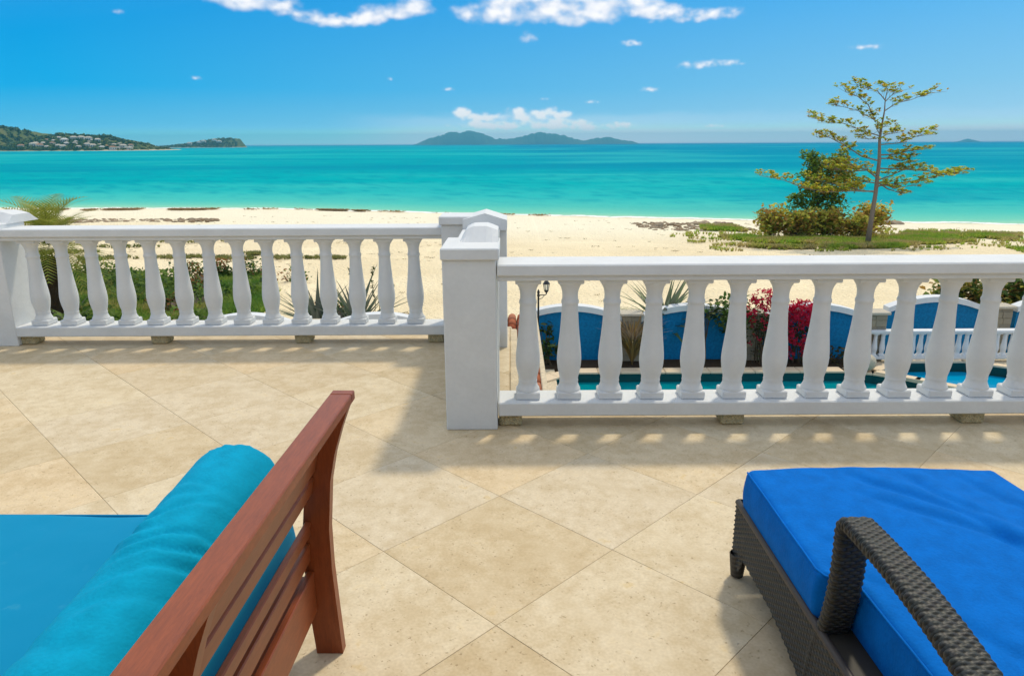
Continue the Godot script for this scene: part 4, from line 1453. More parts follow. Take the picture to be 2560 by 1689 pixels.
func build_beach_plants() -> void:
	# tall tiered tree; limbs as offsets from its base, across and up, with a depth of their own
	var base := Vector3(25.8, -5.74, -51.3)
	var t := thing("almond_tree", "tall thin tiered tree with sparse olive leaves on the beach at right", "tree", base)
	var s := MB.new()
	s.flat = false
	s.color(Color(0.24, 0.19, 0.15))
	s.tube([Vector3(0, -0.1, 0), Vector3(0.03, 1.81, 0.02), Vector3(0.11, 3.68, 0), Vector3(0.11, 4.92, -0.05), Vector3(0.08, 5.93, 0), Vector3(-0.12, 7.43, 0.05), Vector3(-0.05, 8.42, 0), Vector3(0.0, 9.3, 0), Vector3(-0.05, 9.98, 0)], [0.21, 0.165, 0.14, 0.13, 0.12, 0.09, 0.065, 0.045, 0.03], 9)
	put("trunk", s.mesh(), M.wood_veg, t)
	var br := [
		[[-0.02, 3.84], [-1.91, 3.9], [-3.8, 3.86], [-5.09, 4.12]], [[-1.91, 3.9], [-3.28, 3.86], [-4.87, 4.02]], [[-5.09, 4.12], [-6.5, 4.64], [-8.15, 4.96]],
		[[0.15, 4.2], [1.9, 4.4], [3.95, 4.74], [5.1, 4.97], [6.2, 5.03]], [[0.01, 4.81], [-0.83, 5.33], [-1.59, 5.53], [-2.57, 5.94]], [[0.14, 5.42], [1.77, 5.36], [3.24, 5.26], [4.33, 5.0]],
		[[0.08, 5.93], [-1.16, 6.24], [-2.38, 6.95], [-3.59, 7.55], [-4.41, 7.55]], [[0.02, 6.33], [1.11, 6.38], [2.11, 6.62], [3.03, 6.72]], [[-0.07, 7.03], [1.31, 7.13], [2.5, 7.52], [3.73, 7.86]],
		[[-0.15, 7.63], [-1.38, 7.98], [-2.77, 8.48], [-3.8, 8.49], [-4.75, 8.79]], [[-0.1, 8.42], [-0.76, 8.81], [-1.85, 9.36], [-3.27, 9.7]], [[-0.52, 8.52], [-1.18, 9.69], [-2.06, 10.23], [-2.96, 10.52]],
		[[0.04, 9.3], [0.64, 9.78], [1.53, 9.97], [2.64, 10.4]], [[-0.05, 9.98], [-0.69, 10.61], [-2.0, 11.0]], [[-0.05, 9.98], [0.0, 10.75], [-0.17, 10.89]], [[-0.04, 9.88], [0.36, 10.36], [0.74, 10.55]],
		[[-0.12, 7.43], [0.41, 7.73], [1.11, 7.82]], [[0.11, 4.51], [0.91, 3.99], [2.0, 3.67]], [[0.04, 3.79], [-0.97, 3.9], [-2.8, 4.32], [-4.42, 4.73]],
		[[0.1, 5.0], [-0.6, 5.3], [-1.9, 5.2], [-3.2, 5.5]], [[0.05, 6.1], [0.8, 6.1], [1.6, 5.9], [2.4, 6.1]], [[0.1, 4.6], [1.0, 4.9], [2.4, 5.6]], [[-0.1, 7.7], [-0.4, 8.1], [0.3, 8.3]], [[-0.1, 7.5], [-0.8, 7.4], [-1.5, 7.7]], [[0.1, 4.4], [-0.7, 4.5], [-2.0, 4.3]], [[0.1, 4.1], [0.5, 4.3], [1.4, 4.1], [3.0, 4.3]]]
	var xs: Array = []
	var cs: Array = []
	leaf_cache = leaf_mesh()
	for limb in br:
		var l := MB.new()
		l.flat = false
		l.color(Color(0.25, 0.2, 0.15))
		var path: Array = []
		var dep := rr(-0.7, 0.7)
		var x0: float = absf(limb[0][0])
		for i in limb.size():
			var q = limb[i]
			path.append(Vector3(q[0], q[1], dep * maxf(absf(q[0]) - x0, 0.0) * 0.3 + (0.0 if i == 0 else rr(-0.1, 0.1))))
		var thick: float = 0.06 if limb[0][1] < 7.0 else 0.04
		if x0 > 0.7:
			thick = 0.03
		var radii: Array = []
		for i in path.size():
			radii.append(lerpf(thick, 0.012, i / float(path.size() - 1)))
		l.tube(path, radii, 6, false)
		# twigs, each with rosettes of leaves
		var total := 0.0
		for i in path.size() - 1:
			total += path[i].distance_to(path[i + 1])
		var nt := int(total * 8.0) + 4
		for k in nt:
			var u := pow(rr(0.04, 1.0), 0.75) * (path.size() - 1)
			if k < 2:
				u = path.size() - 1.001
			var i := mini(int(u), path.size() - 2)
			var p: Vector3 = path[i].lerp(path[i + 1], u - i)
			var dir: Vector3 = (path[i + 1] - path[i]).normalized()
			var e := p + dir * rr(0.05, 0.5) + Vector3(rr(-0.35, 0.35), rr(-0.12, 0.42), rr(-0.85, 0.85))
			l.tube([p, e], [0.012, 0.006], 4, false)
			for ros in rng.randi_range(3, 6):
				var at := e.lerp(p, rr(0.0, 0.45)) + Vector3(rr(-0.1, 0.1), rr(0.0, 0.12), rr(-0.1, 0.1))
				var pick := rng.randf()
				var col := Color(0.46, 0.46, 0.06)
				if pick < 0.34:
					col = Color(0.55, 0.45, 0.06)
				elif pick < 0.5:
					col = Color(0.48, 0.29, 0.05)
				elif pick < 0.75:
					col = Color(0.30, 0.37, 0.05)
				for lf in rng.randi_range(5, 7):
					var a := rr(0, TAU)
					var sc := rr(0.11, 0.22)
					var d := Vector3(cos(a), rr(0.1, 0.9), sin(a)).normalized()
					xs.append(Transform3D(Basis.looking_at(-d, Vector3(0.01, 1, 0.02)).scaled(Vector3(sc, sc, sc)), at))
					var kk := rr(0.75, 1.3)
					cs.append(Color(col.r * kk * 1.15, col.g * kk * 1.25, col.b * kk))
		put("limb", l.mesh(), M.wood_veg, t)
	scatter("foliage", leaf_cache, M.leaf, xs, cs, t)
	# denser trees and sea grapes round it
	var dk: Array = [Color(0.2, 0.3, 0.04), Color(0.12, 0.2, 0.03), Color(0.42, 0.43, 0.06), Color(0.52, 0.38, 0.06)]
	var dt := thing("almond_tree", "bushy dark green tree behind the tall thin one, on its left", "tree", Vector3(24.4, -5.95, -58.5))
	s = MB.new()
	s.flat = false
	s.color(Color(0.13, 0.10, 0.08))
	s.tube([Vector3(0, -0.2, 0), Vector3(0.1, 1.5, 0), Vector3(0.3, 3.2, 0), Vector3(0.5, 4.9, 0), Vector3(0.3, 6.2, 0)], [0.16, 0.13, 0.1, 0.06, 0.02], 8)
	put("trunk", s.mesh(), M.wood_veg, dt)
	xs = []
	cs = []
	var lm := MB.new()
	lm.flat = false
	lm.color(Color(0.13, 0.10, 0.08))
	# crown lumps: across, up, depth, radius
	for q in [[-0.5, 6.3, 0, 0.55], [-0.2, 5.8, 0.3, 0.8], [0.9, 5.7, 0, 0.8], [1.7, 5.9, 0.2, 0.65], [2.3, 6.5, 0, 0.45], [0.6, 5.0, -0.3, 1.1], [1.9, 5.0, 0.2, 1.0], [2.9, 5.2, 0, 0.7], [-0.7, 4.8, 0.3, 0.75], [0.3, 4.1, 0, 1.0], [1.6, 4.0, 0.4, 0.95], [2.8, 4.2, 0, 0.8], [3.6, 4.2, 0, 0.5], [-0.4, 3.4, 0, 0.75], [0.8, 3.1, 0, 0.8], [-1.2, 2.6, 0, 0.55], [-0.3, 2.4, 0.2, 0.75], [0.9, 2.3, 0, 0.7], [-1.9, 1.9, 0, 0.45], [1.8, 2.9, 0.1, 0.5], [1.9, 2.2, 0, 0.45], [-1.5, 3.0, 0, 0.3]]:
		var c := Vector3(q[0], q[1], q[2])
		lm.tube([Vector3(0.25, c.y * 0.55, 0), Vector3(0.2, c.y * 0.7, 0).lerp(c, 0.5), c], [0.05, 0.03, 0.01], 5, false)
		for cl in int(46 * q[3] * q[3]) + 6:
			var d: Vector3 = Vector3(rr(-1, 1), rr(-0.8, 1), rr(-1, 1)).normalized() * pow(rng.randf(), 0.35) * q[3]
			var col: Color = dk[rng.randi() % (4 if q[1] > 3.9 and q[0] > 0.2 else 2)]
			for lf in 7:
				var sc := rr(0.2, 0.38)
				xs.append(Transform3D(rand_basis(0.8).scaled(Vector3(sc, sc, sc)), c + d + Vector3(rr(-1, 1), rr(-1, 1), rr(-1, 1)) * 0.2))
				var kk := rr(0.75, 1.3)
				cs.append(Color(col.r * kk, col.g * kk, col.b * kk))
	put("limbs", lm.mesh(), M.wood_veg, dt)
	scatter("foliage", leaf_cache, M.leaf, xs, cs, dt)
	var sg: Array = [Color(0.55, 0.50, 0.07), Color(0.32, 0.36, 0.05), Color(0.58, 0.38, 0.07), Color(0.6, 0.58, 0.1), Color(0.42, 0.24, 0.06)]
	for q in [["leftmost rusty green sea grape bush in the beach clump", 20.7, -4.7, -56.6, 1.05, 1.2, 1.0, 1300], ["olive sea grape bush below the dark bushy tree", 22.8, -4.85, -56.2, 1.2, 0.9, 1.0, 1600], ["broad sea grape bush in the middle of the beach clump", 25.2, -4.8, -56.6, 1.2, 0.95, 1.0, 1600], ["sea grape bush just left of the tall tree's trunk, on the beach", 27.3, -5.0, -55.8, 0.9, 0.75, 0.9, 1100], ["yellowish sea grape bush right of the tall tree's trunk", 29.4, -4.7, -58.5, 1.3, 1.15, 1.0, 1300], ["thin dark sapling between the bushy tree and the trunk of the tall one", 26.3, -3.3, -57.6, 0.8, 0.7, 0.6, 90]]:
		bush("sea_grape", q[0], "bush", Vector3(q[1], q[2], q[3]), Vector3(q[4], q[5], q[6]), q[7], 0.36, sg if q[7] > 100 else dk, ground_y(q[1], q[3]))
	# creeping ground cover under the trees
	var gc: Array = [Color(0.24, 0.38, 0.04), Color(0.34, 0.45, 0.05), Color(0.40, 0.39, 0.09), Color(0.48, 0.40, 0.16)]
	tufts("beach_creeper", PackedVector2Array([Vector2(16.0, -50.2), Vector2(19.0, -48.6), Vector2(26.5, -49.0), Vector2(34.0, -52.5), Vector2(39.0, -54.0), Vector2(41.2, -57.6), Vector2(38.0, -60.0), Vector2(33.5, -60.0), Vector2(30.5, -57.0), Vector2(24.0, -55.2), Vector2(19.5, -55.0), Vector2(17.5, -59.5), Vector2(16.2, -57.0), Vector2(18.0, -53.0)]), 8500, 0.3, 0.16, gc, 0.13, -0.16, 81)
	tufts("beach_creeper", PackedVector2Array([Vector2(16.5, -62.0), Vector2(20.4, -61.0), Vector2(20.6, -65.5), Vector2(17.6, -66.5)]), 700, 0.3, 0.16, gc, 0.1, -0.3, 82)
	tufts("beach_creeper", PackedVector2Array([Vector2(33.5, -46.0), Vector2(37.5, -46.0), Vector2(37.5, -49.3), Vector2(34.2, -48.8)]), 420, 0.24, 0.16, gc, 0.12, -0.2, 84)
	tufts("beach_creeper", PackedVector2Array([Vector2(14.0, -47.6), Vector2(27.0, -47.2), Vector2(40.0, -51.0), Vector2(44.5, -57.0), Vector2(41.0, -62.5), Vector2(31.0, -63.0), Vector2(18.0, -64.0), Vector2(12.5, -58.0)]), 1900, 0.22, 0.17, gc.slice(1, 4), 0.35, 0.22, 85)
	# patches on the open sand at left
	var pale: Array = [Color(0.20, 0.22, 0.06), Color(0.30, 0.29, 0.10), Color(0.13, 0.16, 0.045)]
	for q in [[-25.6, -44.8, 2.0, 0.9, 160], [-20.6, -45.2, 2.8, 0.8, 260], [-17.0, -46.6, 1.0, 0.8, 150], [-18.0, -44.6, 2.2, 0.6, 160], [-14.2, -45.0, 1.8, 0.9, 120], [-12.0, -44.8, 1.8, 0.6, 150], [-27.5, -51.0, 2.4, 0.9, 100], [-24.5, -54.0, 3.0, 0.8, 100], [-31.0, -48.0, 3.0, 1.2, 160]]:
		var poly := PackedVector2Array()
		for k in 12:
			var a := TAU * k / 12
			poly.append(Vector2(q[0] + cos(a) * q[2] * rr(0.7, 1.1), q[1] + sin(a) * q[3] * rr(0.7, 1.1)))
		tufts("sand_creeper", poly, q[4], 0.2, 0.16, pale, 0.3, -0.3, 90)
	# rocks: left of the bushes, behind them, and the rubble along the left beach
	var shapes: Array = []
	for k in 5:
		shapes.append(rock_mesh(100 + k))
	var kinds := {"r": ["brown rock on the sand left of the bushes", "rocks on the sand left of the bushes"], "b": ["grey brown rock behind the bushes at the water's edge", "rocks behind the bushes"], "l": ["brown stone in the rubble line on the left beach", "rubble on the left beach"]}
	for kind in ["r", "b", "l"]:
		var spots: Array = []
		for k in {"r": 18, "b": 12, "l": 20}[kind]:
			if kind == "r":
				spots.append([rr(11.8, 20.5), rr(-69.5, -64.0), rr(0.2, 0.5)])
			elif kind == "b":
				spots.append([rr(30.5, 38.0), rr(-69.0, -64.5), rr(0.4, 1.0)])
			else:
				spots.append([-49.0 + 18.0 * rng.randf(), -72.6 + rr(-1.3, 1.3), rr(0.18, 0.4)])
		spots.sort_custom(func(a, b): return a[0] / -a[1] < b[0] / -b[1])
		for k in spots.size():
			var q = spots[k]
			var o := put("rock", shapes[rng.randi() % 5], M.rock)
			o.position = Vector3(q[0], ground_y(q[0], q[1]) + q[2] * 0.12, q[1])
			o.rotation = Vector3(rr(-0.2, 0.2), rr(0, TAU), rr(-0.2, 0.2))
			o.scale = Vector3(q[2] * rr(0.8, 1.4), q[2] * rr(0.6, 1.0), q[2])
			tag(o, "%s, %s from the left" % [kinds[kind][0], ordinal(k)], "rock", kinds[kind][1])
	var px: Array = []
	var pc: Array = []
	for k in 420:
		var x := -51.0 + 21.0 * rng.randf()
		var z := -72.6 + rr(-1.8, 1.8)
		var sc := rr(0.06, 0.25)
		px.append(Transform3D(Basis(Vector3.UP, rr(0, TAU)).scaled(Vector3(sc * 1.3, sc, sc)), Vector3(x, ground_y(x, z) + 0.02, z)))
		pc.append(Color(1, 1, 1).lerp(Color(0.6, 0.5, 0.4), rng.randf()))
	for k in 260:
		var x := rr(11.5, 21.5)
		var z := rr(-70.0, -62.0)
		var sc := rr(0.06, 0.22)
		px.append(Transform3D(Basis(Vector3.UP, rr(0, TAU)).scaled(Vector3(sc * 1.3, sc, sc)), Vector3(x, ground_y(x, z) + 0.02, z)))
		pc.append(Color(1, 1, 1).lerp(Color(0.6, 0.5, 0.4), rng.randf()))
	scatter("rubble", shapes[1], M.rock, px, pc)
	# banks of dried seaweed at the tide line, small plant litter on the sand
	var wx: Array = []
	var wc: Array = []
	var flake := MB.new()
	for k in 6:
		var d := Vector3(rr(-1, 1), rr(0.1, 0.6), rr(-1, 1))
		var u := Vector3(rr(-1, 1), rr(-0.4, 0.4), rr(-1, 1)) * 0.5
		flake.tri(d - u, d + u, d + Vector3(rr(-0.4, 0.4), 0.5, rr(-0.4, 0.4)), Vector3.UP)
	var wz := noise(0.15, 95, 3)
	for i in 3600:
		var x := rr(-58.0, -33.0) if rng.randf() < 0.78 else rr(-23.0, -17.5)
		if rng.randf() < 0.08:
			x = rr(-60.0, 5.0)
		if wz.get_noise_1d(x * 1.3) < -0.12:
			continue
		var z := -88.2 + rr(-0.7, 0.7) + wz.get_noise_1d(x) * 0.8
		z = maxf(z, shore(x) + 1.2)
		var sc := rr(0.12, 0.34)
		wx.append(Transform3D(Basis(Vector3.UP, rr(0, TAU)).scaled(Vector3(sc * 1.6, sc * 0.7, sc)), Vector3(x, ground_y(x, z) + 0.03, z)))
		wc.append(Color(0.28, 0.17, 0.07).lerp(Color(0.46, 0.32, 0.16), rng.randf()))
	scatter("seaweed", flake.mesh(), M.leaf, wx, wc)
	wx = []
	wc = []
	for i in 2600:
		var x := rr(-40.0, 40.0)
		var z := rr(-78.0, -24.0)
		if z < shore(x) + 3.0 or wz.get_noise_2d(x * 0.7, z * 1.4) < 0.1:
			continue
		var sc := rr(0.03, 0.11)
		wx.append(Transform3D(Basis(Vector3.UP, rr(0, TAU)).scaled(Vector3(sc * 1.5, sc, sc)), Vector3(x, ground_y(x, z) + 0.02, z)))
		wc.append(Color(0.24, 0.17, 0.08).lerp(Color(0.40, 0.32, 0.18), rng.randf()))
	scatter("beach_litter", flake.mesh(), M.leaf, wx, wc)

func build_left_garden() -> void:
	var green: Array = [Color(0.10, 0.22, 0.03), Color(0.17, 0.29, 0.04), Color(0.25, 0.33, 0.055), Color(0.36, 0.35, 0.10)]
	tufts("garden_grass", PackedVector2Array([Vector2(-27.0, -38.4), Vector2(-19.6, -38.2), Vector2(-16.0, -34.0), Vector2(-14.6, -29.0), Vector2(-14.0, -24.5), Vector2(-24.0, -24.0), Vector2(-28.5, -32.0)]), 8000, 0.34, 0.11, green, 0.12, -0.5, 111)
	tufts("garden_grass", PackedVector2Array([Vector2(-15.8, -37.6), Vector2(-12.9, -37.2), Vector2(-10.8, -32.0), Vector2(-9.8, -26.0), Vector2(-11.6, -25.0), Vector2(-12.4, -29.0), Vector2(-14.4, -33.0)]), 3200, 0.34, 0.12, green.slice(0, 3), 0.15, -0.4, 112)
	tufts("garden_grass", PackedVector2Array([Vector2(-14.4, -29.0), Vector2(-12.4, -29.0), Vector2(-11.4, -25.0), Vector2(-13.8, -24.6)]), 420, 0.32, 0.12, green.slice(1, 4), 0.4, 0.0, 113)
	leafy_cover("leafy_cover", PackedVector2Array([Vector2(-26.0, -38.4), Vector2(-13.0, -37.4), Vector2(-10.8, -32.0), Vector2(-9.9, -25.6), Vector2(-14.0, -24.6), Vector2(-22.0, -24.6), Vector2(-27.0, -32.0)]), 5200, 121)
	# bed of dark earth between the grass
	var e := MB.new()
	var poly := PackedVector2Array([Vector2(-16.6, -37.4), Vector2(-14.0, -36.0), Vector2(-12.3, -31.5), Vector2(-11.6, -26.0), Vector2(-13.8, -26.5), Vector2(-15.2, -31.0)])
	var idx := Geometry2D.triangulate_polygon(poly)
	for i in range(0, idx.size(), 3):
		var q: Array = []
		for k in 3:
			var v := poly[idx[i + k]]
			q.append(Vector3(v.x, ground_y(v.x, v.y) + 0.22, v.y))
		e.tri(q[0], q[1], q[2], Vector3.UP)
	put("earth_bed", e.mesh(), bumped(mat(lin(0.13, 0.105, 0.085), 0.95, 0.1), M.fine, 4.0, 0.6), self, "structure")
	var dk: Array = [Color(0.08, 0.16, 0.03), Color(0.045, 0.10, 0.02), Color(0.16, 0.2, 0.04), Color(0.3, 0.13, 0.04)]
	for q in [["reddish green shrub at the left garden's sand edge, near its middle", -17.0, -4.85, -37.0, 0.9, 0.45, 340], ["rusty leaved shrub at the left garden's sand edge, right of the middle", -15.3, -4.8, -36.6, 0.8, 0.55, 400], ["dark green shrub at the right end of the garden's sand edge", -13.6, -4.8, -36.4, 0.8, 0.55, 380], ["low leafy shrub in the middle of the left garden's earth bed", -14.3, -4.75, -31.5, 0.7, 0.6, 380], ["leafy shrub low in the left garden's earth bed, nearest the wall", -14.0, -4.75, -28.0, 0.7, 0.55, 340], ["sparse shrub at the left end of the left garden's sand edge", -22.2, -4.8, -37.6, 1.0, 0.4, 220], ["small creeping plant on the sand beyond the spiky plants", -11.3, -5.1, -36.0, 1.0, 0.25, 140], ["bushy plant low between the two tall spiky plants at the wall", -6.2, -4.55, -24.6, 0.65, 0.55, 400], ["bushy plant at the foot of the left tall spiky plant", -7.0, -4.6, -24.9, 0.5, 0.5, 600]]:
		bush("shrub", q[0], "shrub", Vector3(q[1], q[2], q[3]), Vector3(q[4], q[5], q[4] * 0.7), q[6], 0.19, dk, ground_y(q[1], q[3]))
	# spiky plants by the wall
	var c1 := Color(0.03, 0.065, 0.03)
	var c2 := Color(0.07, 0.10, 0.035)
	blade_plant("yucca", "tall spiky dark green plant behind the left railing, left of two", "yucca", Vector3(-6.75, -4.85, -24.0), 52, 2.35, 0.2, c1, c2, 0.12, 0.97)
	blade_plant("yucca", "tall spiky dark green plant behind the left railing, right of two", "yucca", Vector3(-5.35, -4.85, -23.7), 52, 2.4, 0.2, c1, c2, 0.12, 0.97)
	blade_plant("yucca", "low yellow green spiky plant left of the tall spiky ones", "yucca", Vector3(-8.6, -4.85, -24.2), 22, 1.0, 0.09, Color(0.12, 0.13, 0.03), Color(0.22, 0.2, 0.05), 0.3, 0.85)
	blade_plant("agave", "broad leaved pale green agave in the grass under the left railing", "agave", Vector3(-16.4, -5.0, -25.6), 22, 1.5, 0.26, Color(0.09, 0.15, 0.025), Color(0.15, 0.2, 0.04), 0.25, 0.9)
	# flower stalks right of the spiky plants
	var st := thing("climbing_plant", "thin twining stems with small dark leaves beside the spiky plants", "climber", Vector3(-4.9, -4.95, -24.4))
	var sm := MB.new()
	sm.flat = false
	sm.color(Color(0.07, 0.08, 0.03))
	var ways: Array = [[Vector3(0, 0, 0), Vector3(-0.5, 1.2, 0), Vector3(-0.75, 2.3, 0.1)], [Vector3(0, 0, 0), Vector3(0.1, 1.1, 0), Vector3(0.0, 1.9, 0), Vector3(0.1, 2.35, 0)], [Vector3(0.1, 0, 0), Vector3(0.25, 1.0, 0), Vector3(0.45, 1.55, 0), Vector3(0.8, 1.65, 0)]]
	var xs: Array = []
	var cs: Array = []
	for w in ways:
		var rad: Array = []
		for i in w.size():
			rad.append(0.012)
		sm.tube(w, rad, 5, false)
		for k in 46:
			var u: float = rr(0.35, 1.0) * (w.size() - 1.001)
			var i := int(u)
			var p: Vector3 = w[i].lerp(w[i + 1], u - i)
			var sc := rr(0.07, 0.13)
			xs.append(Transform3D(rand_basis(0.8).scaled(Vector3(sc, sc, sc)), p))
			cs.append(Color(0.04, 0.075, 0.02).lerp(Color(0.09, 0.12, 0.03), rng.randf()))
	put("stems", sm.mesh(), M.wood_veg, st)
	scatter("foliage", leaf_cache, M.leaf, xs, cs, st)
	# palm at the left edge
	var pt := thing("palm_tree", "young palm with a thick fibrous trunk behind the left end of the railing", "palm tree", Vector3(-18.0, -5.2, -27.2))
	var tr := MB.new()
	tr.flat = false
	var path: Array = []
	var rad: Array = []
	for i in 15:
		var u := i / 14.0
		path.append(Vector3(0.25 * u, u * 2.55, 0))
		rad.append(0.27 + 0.05 * u + (0.045 if i % 2 == 0 else 0.0))
	tr.color(Color(0.085, 0.055, 0.032))
	tr.tube(path, rad, 12)
	put("trunk", tr.mesh(), bumped(vmat(0.95, 0.1), M.fine, 4.0, 2.0, false), pt)
	var fiber := MB.new()
	for i in 260:
		var u := rr(0.05, 1.02)
		var a := rr(0, TAU)
		var p := Vector3(0.25 * u + cos(a) * 0.3, u * 2.6, sin(a) * 0.3)
		var d := Vector3(cos(a) * rr(0.04, 0.2), rr(0.1, 0.34), sin(a) * rr(0.04, 0.2))
		var side := Vector3(-sin(a), 0, cos(a)) * rr(0.02, 0.06)
		fiber.color(Color(0.15, 0.095, 0.05).lerp(Color(0.07, 0.045, 0.028), rng.randf()) if u < 0.8 else Color(0.24, 0.20, 0.035))
		fiber.tri(p - side, p + side, p + d, Vector3(cos(a), 0.2, sin(a)))
	put("leaf_bases", fiber.mesh(), M.leaf, pt, "stuff")
	var fr: Array = []
	for k in 4:
		fr.append(frond(2.0 + 0.12 * k, 0.4 + 0.22 * k))
	for i in 46:
		var o := put("frond", fr[rng.randi() % 4], M.leaf, pt)
		var el := lerpf(-0.75, 1.4, pow((i + 0.5) / 46.0, 0.6)) + rr(-0.12, 0.12)
		o.basis = Basis(Vector3.UP, i * 2.39996 + rr(-0.3, 0.3)) * Basis(Vector3.RIGHT, -el)
		o.position = Vector3(0.25, 2.95 + 0.1 * sin(el), 0)

func frond(l: float, droop: float) -> ArrayMesh:
	# a pinnate leaf along +z: rib and two rows of narrow leaflets
	var b := MB.new()
	b.color(Color(0.16, 0.18, 0.04))
	var pts: Array = []
	var n := 22
	for i in n + 1:
		var t := i / float(n)
		var a := droop * t * t
		pts.append(Vector3(0, -sin(a) * l * t * 0.65, l * t * cos(a * 0.55)))
	for i in n:
		b.tri(pts[i] + Vector3(-0.012, 0, 0), pts[i] + Vector3(0.012, 0, 0), pts[i + 1], Vector3.UP)
	for i in range(2, n + 1):
		var t := i / float(n)
		var len := l * 0.34 * sin(PI * (0.12 + 0.83 * t)) + 0.05
		var fwd: Vector3 = (pts[i] - pts[i - 1]).normalized()
		for s in [-1.0, 1.0]:
			var d := (Vector3(s, 0, 0) * 0.8 + fwd * 0.75 + Vector3(0, 0.22, 0)).normalized()
			b.color(Color(0.2, 0.27, 0.04).lerp(Color(0.42, 0.40, 0.08), rng.randf()))
			var e: Vector3 = pts[i] + d * len + Vector3(0, -0.12 * len, 0)
			b.tri(pts[i] - fwd * 0.025, pts[i] + fwd * 0.045, e, Vector3.UP)
	return b.mesh()

# ---------------------------------------------------------------- daybed on the left
func wood_texture() -> ImageTexture:
	var a := noise(0.012, 131, 4).get_seamless_image(512, 512).get_data()
	var b := noise(0.05, 132, 3).get_seamless_image(512, 512)
	b.resize(512, 64, Image.INTERPOLATE_BILINEAR)
	b.resize(512, 512, Image.INTERPOLATE_BILINEAR)
	var bd := b.get_data()
	var col := PackedByteArray()
	col.resize(512 * 512 * 3)
	for i in 512 * 512:
		var x := i % 512
		var y := i / 512
		var g := bd[(y % 512) * 512 + x] / 255.0
		var t := clampf(0.2 + 0.35 * a[i] / 255.0 + 0.5 * g, 0.0, 1.0)
		var rings := 0.5 + 0.5 * sin(g * 26.0 + a[i] * 0.06)
		t = clampf(t - 0.16 * rings, 0.0, 1.0)
		col[i * 3] = int(lerpf(108, 158, t))
		col[i * 3 + 1] = int(lerpf(50, 79, t))
		col[i * 3 + 2] = int(lerpf(22, 38, t))
	return ImageTexture.create_from_image(Image.create_from_data(512, 512, false, Image.FORMAT_RGB8, col))

func cloth(c: Color) -> StandardMaterial3D:
	var m := mat(c, 0.85, 0.2)
	m.rim_enabled = true
	m.rim = 0.1
	m.rim_tint = 0.8
	bumped(m, M.weave, 0.12, 3.0, false)
	m.albedo_texture = M.cloth_tone
	return m

# cushion as rows across x, from its far end to its near end
func cushion(y0: float, y1: float, r: float, z0: float, z1: float, left: Callable, right: Callable, disp: Callable, nz: int, nt: int) -> ArrayMesh:
	var p := PackedVector3Array()
	var rows: Array = []
	rows.append([z0, r, y0 + 0.002])
	rows.append([z0, r, y1 - r])
	for i in range(1, 7):
		var f := i / 6.0 * PI / 2
		rows.append([z0 + r * (1 - cos(f)), r * (1 - sin(f)), y1 - r * (1 - sin(f))])
	for i in range(1, nz):
		rows.append([lerpf(z0 + r, z1, i / float(nz)), 0.0, y1])
	var nu := 0
	for row in rows:
		var z: float = row[0]
		var xl: float = left.call(z) + row[1]
		var xr: float = right.call(z) - row[1]
		var top: float = row[2]
		var rad := minf(r, (top - y0) * 0.5)
		var pts: Array = []
		for i in 8:
			var t := i / 8.0
			pts.append([Vector3(xl - 0.006 * sin(t * PI), lerpf(y0, top - rad, t), z), 0.0])
		for i in 7:
			var f := i / 6.0 * PI / 2
			pts.append([Vector3(xl + rad * (1 - cos(f)), top - rad + rad * sin(f), z), sin(f) * 0.8])
		for i in range(1, nt):
			var t := i / float(nt)
			pts.append([Vector3(lerpf(xl + rad, xr - rad, t), top, z), 1.0])
		for i in 7:
			var f := PI / 2 - i / 6.0 * PI / 2
			pts.append([Vector3(xr - rad * (1 - cos(f)), top - rad + rad * sin(f), z), sin(f) * 0.8])
		for i in 8:
			var t := 1.0 - (i + 1) / 8.0
			pts.append([Vector3(xr + 0.006 * sin(t * PI), lerpf(y0, top - rad, t), z), 0.0])
		nu = pts.size()
		for q in pts:
			var v: Vector3 = q[0]
			v.y += disp.call(v.x, v.z) * q[1] * clampf((top - y0) / (y1 - y0), 0.0, 1.0)
			p.append(v)
	return grid_mesh(nu, rows.size(), p, PackedColorArray(), true)

func seg_dist(p: Vector2, a: Vector2, b: Vector2) -> float:
	return p.distance_to(Geometry2D.get_closest_point_to_segment(p, a, b))

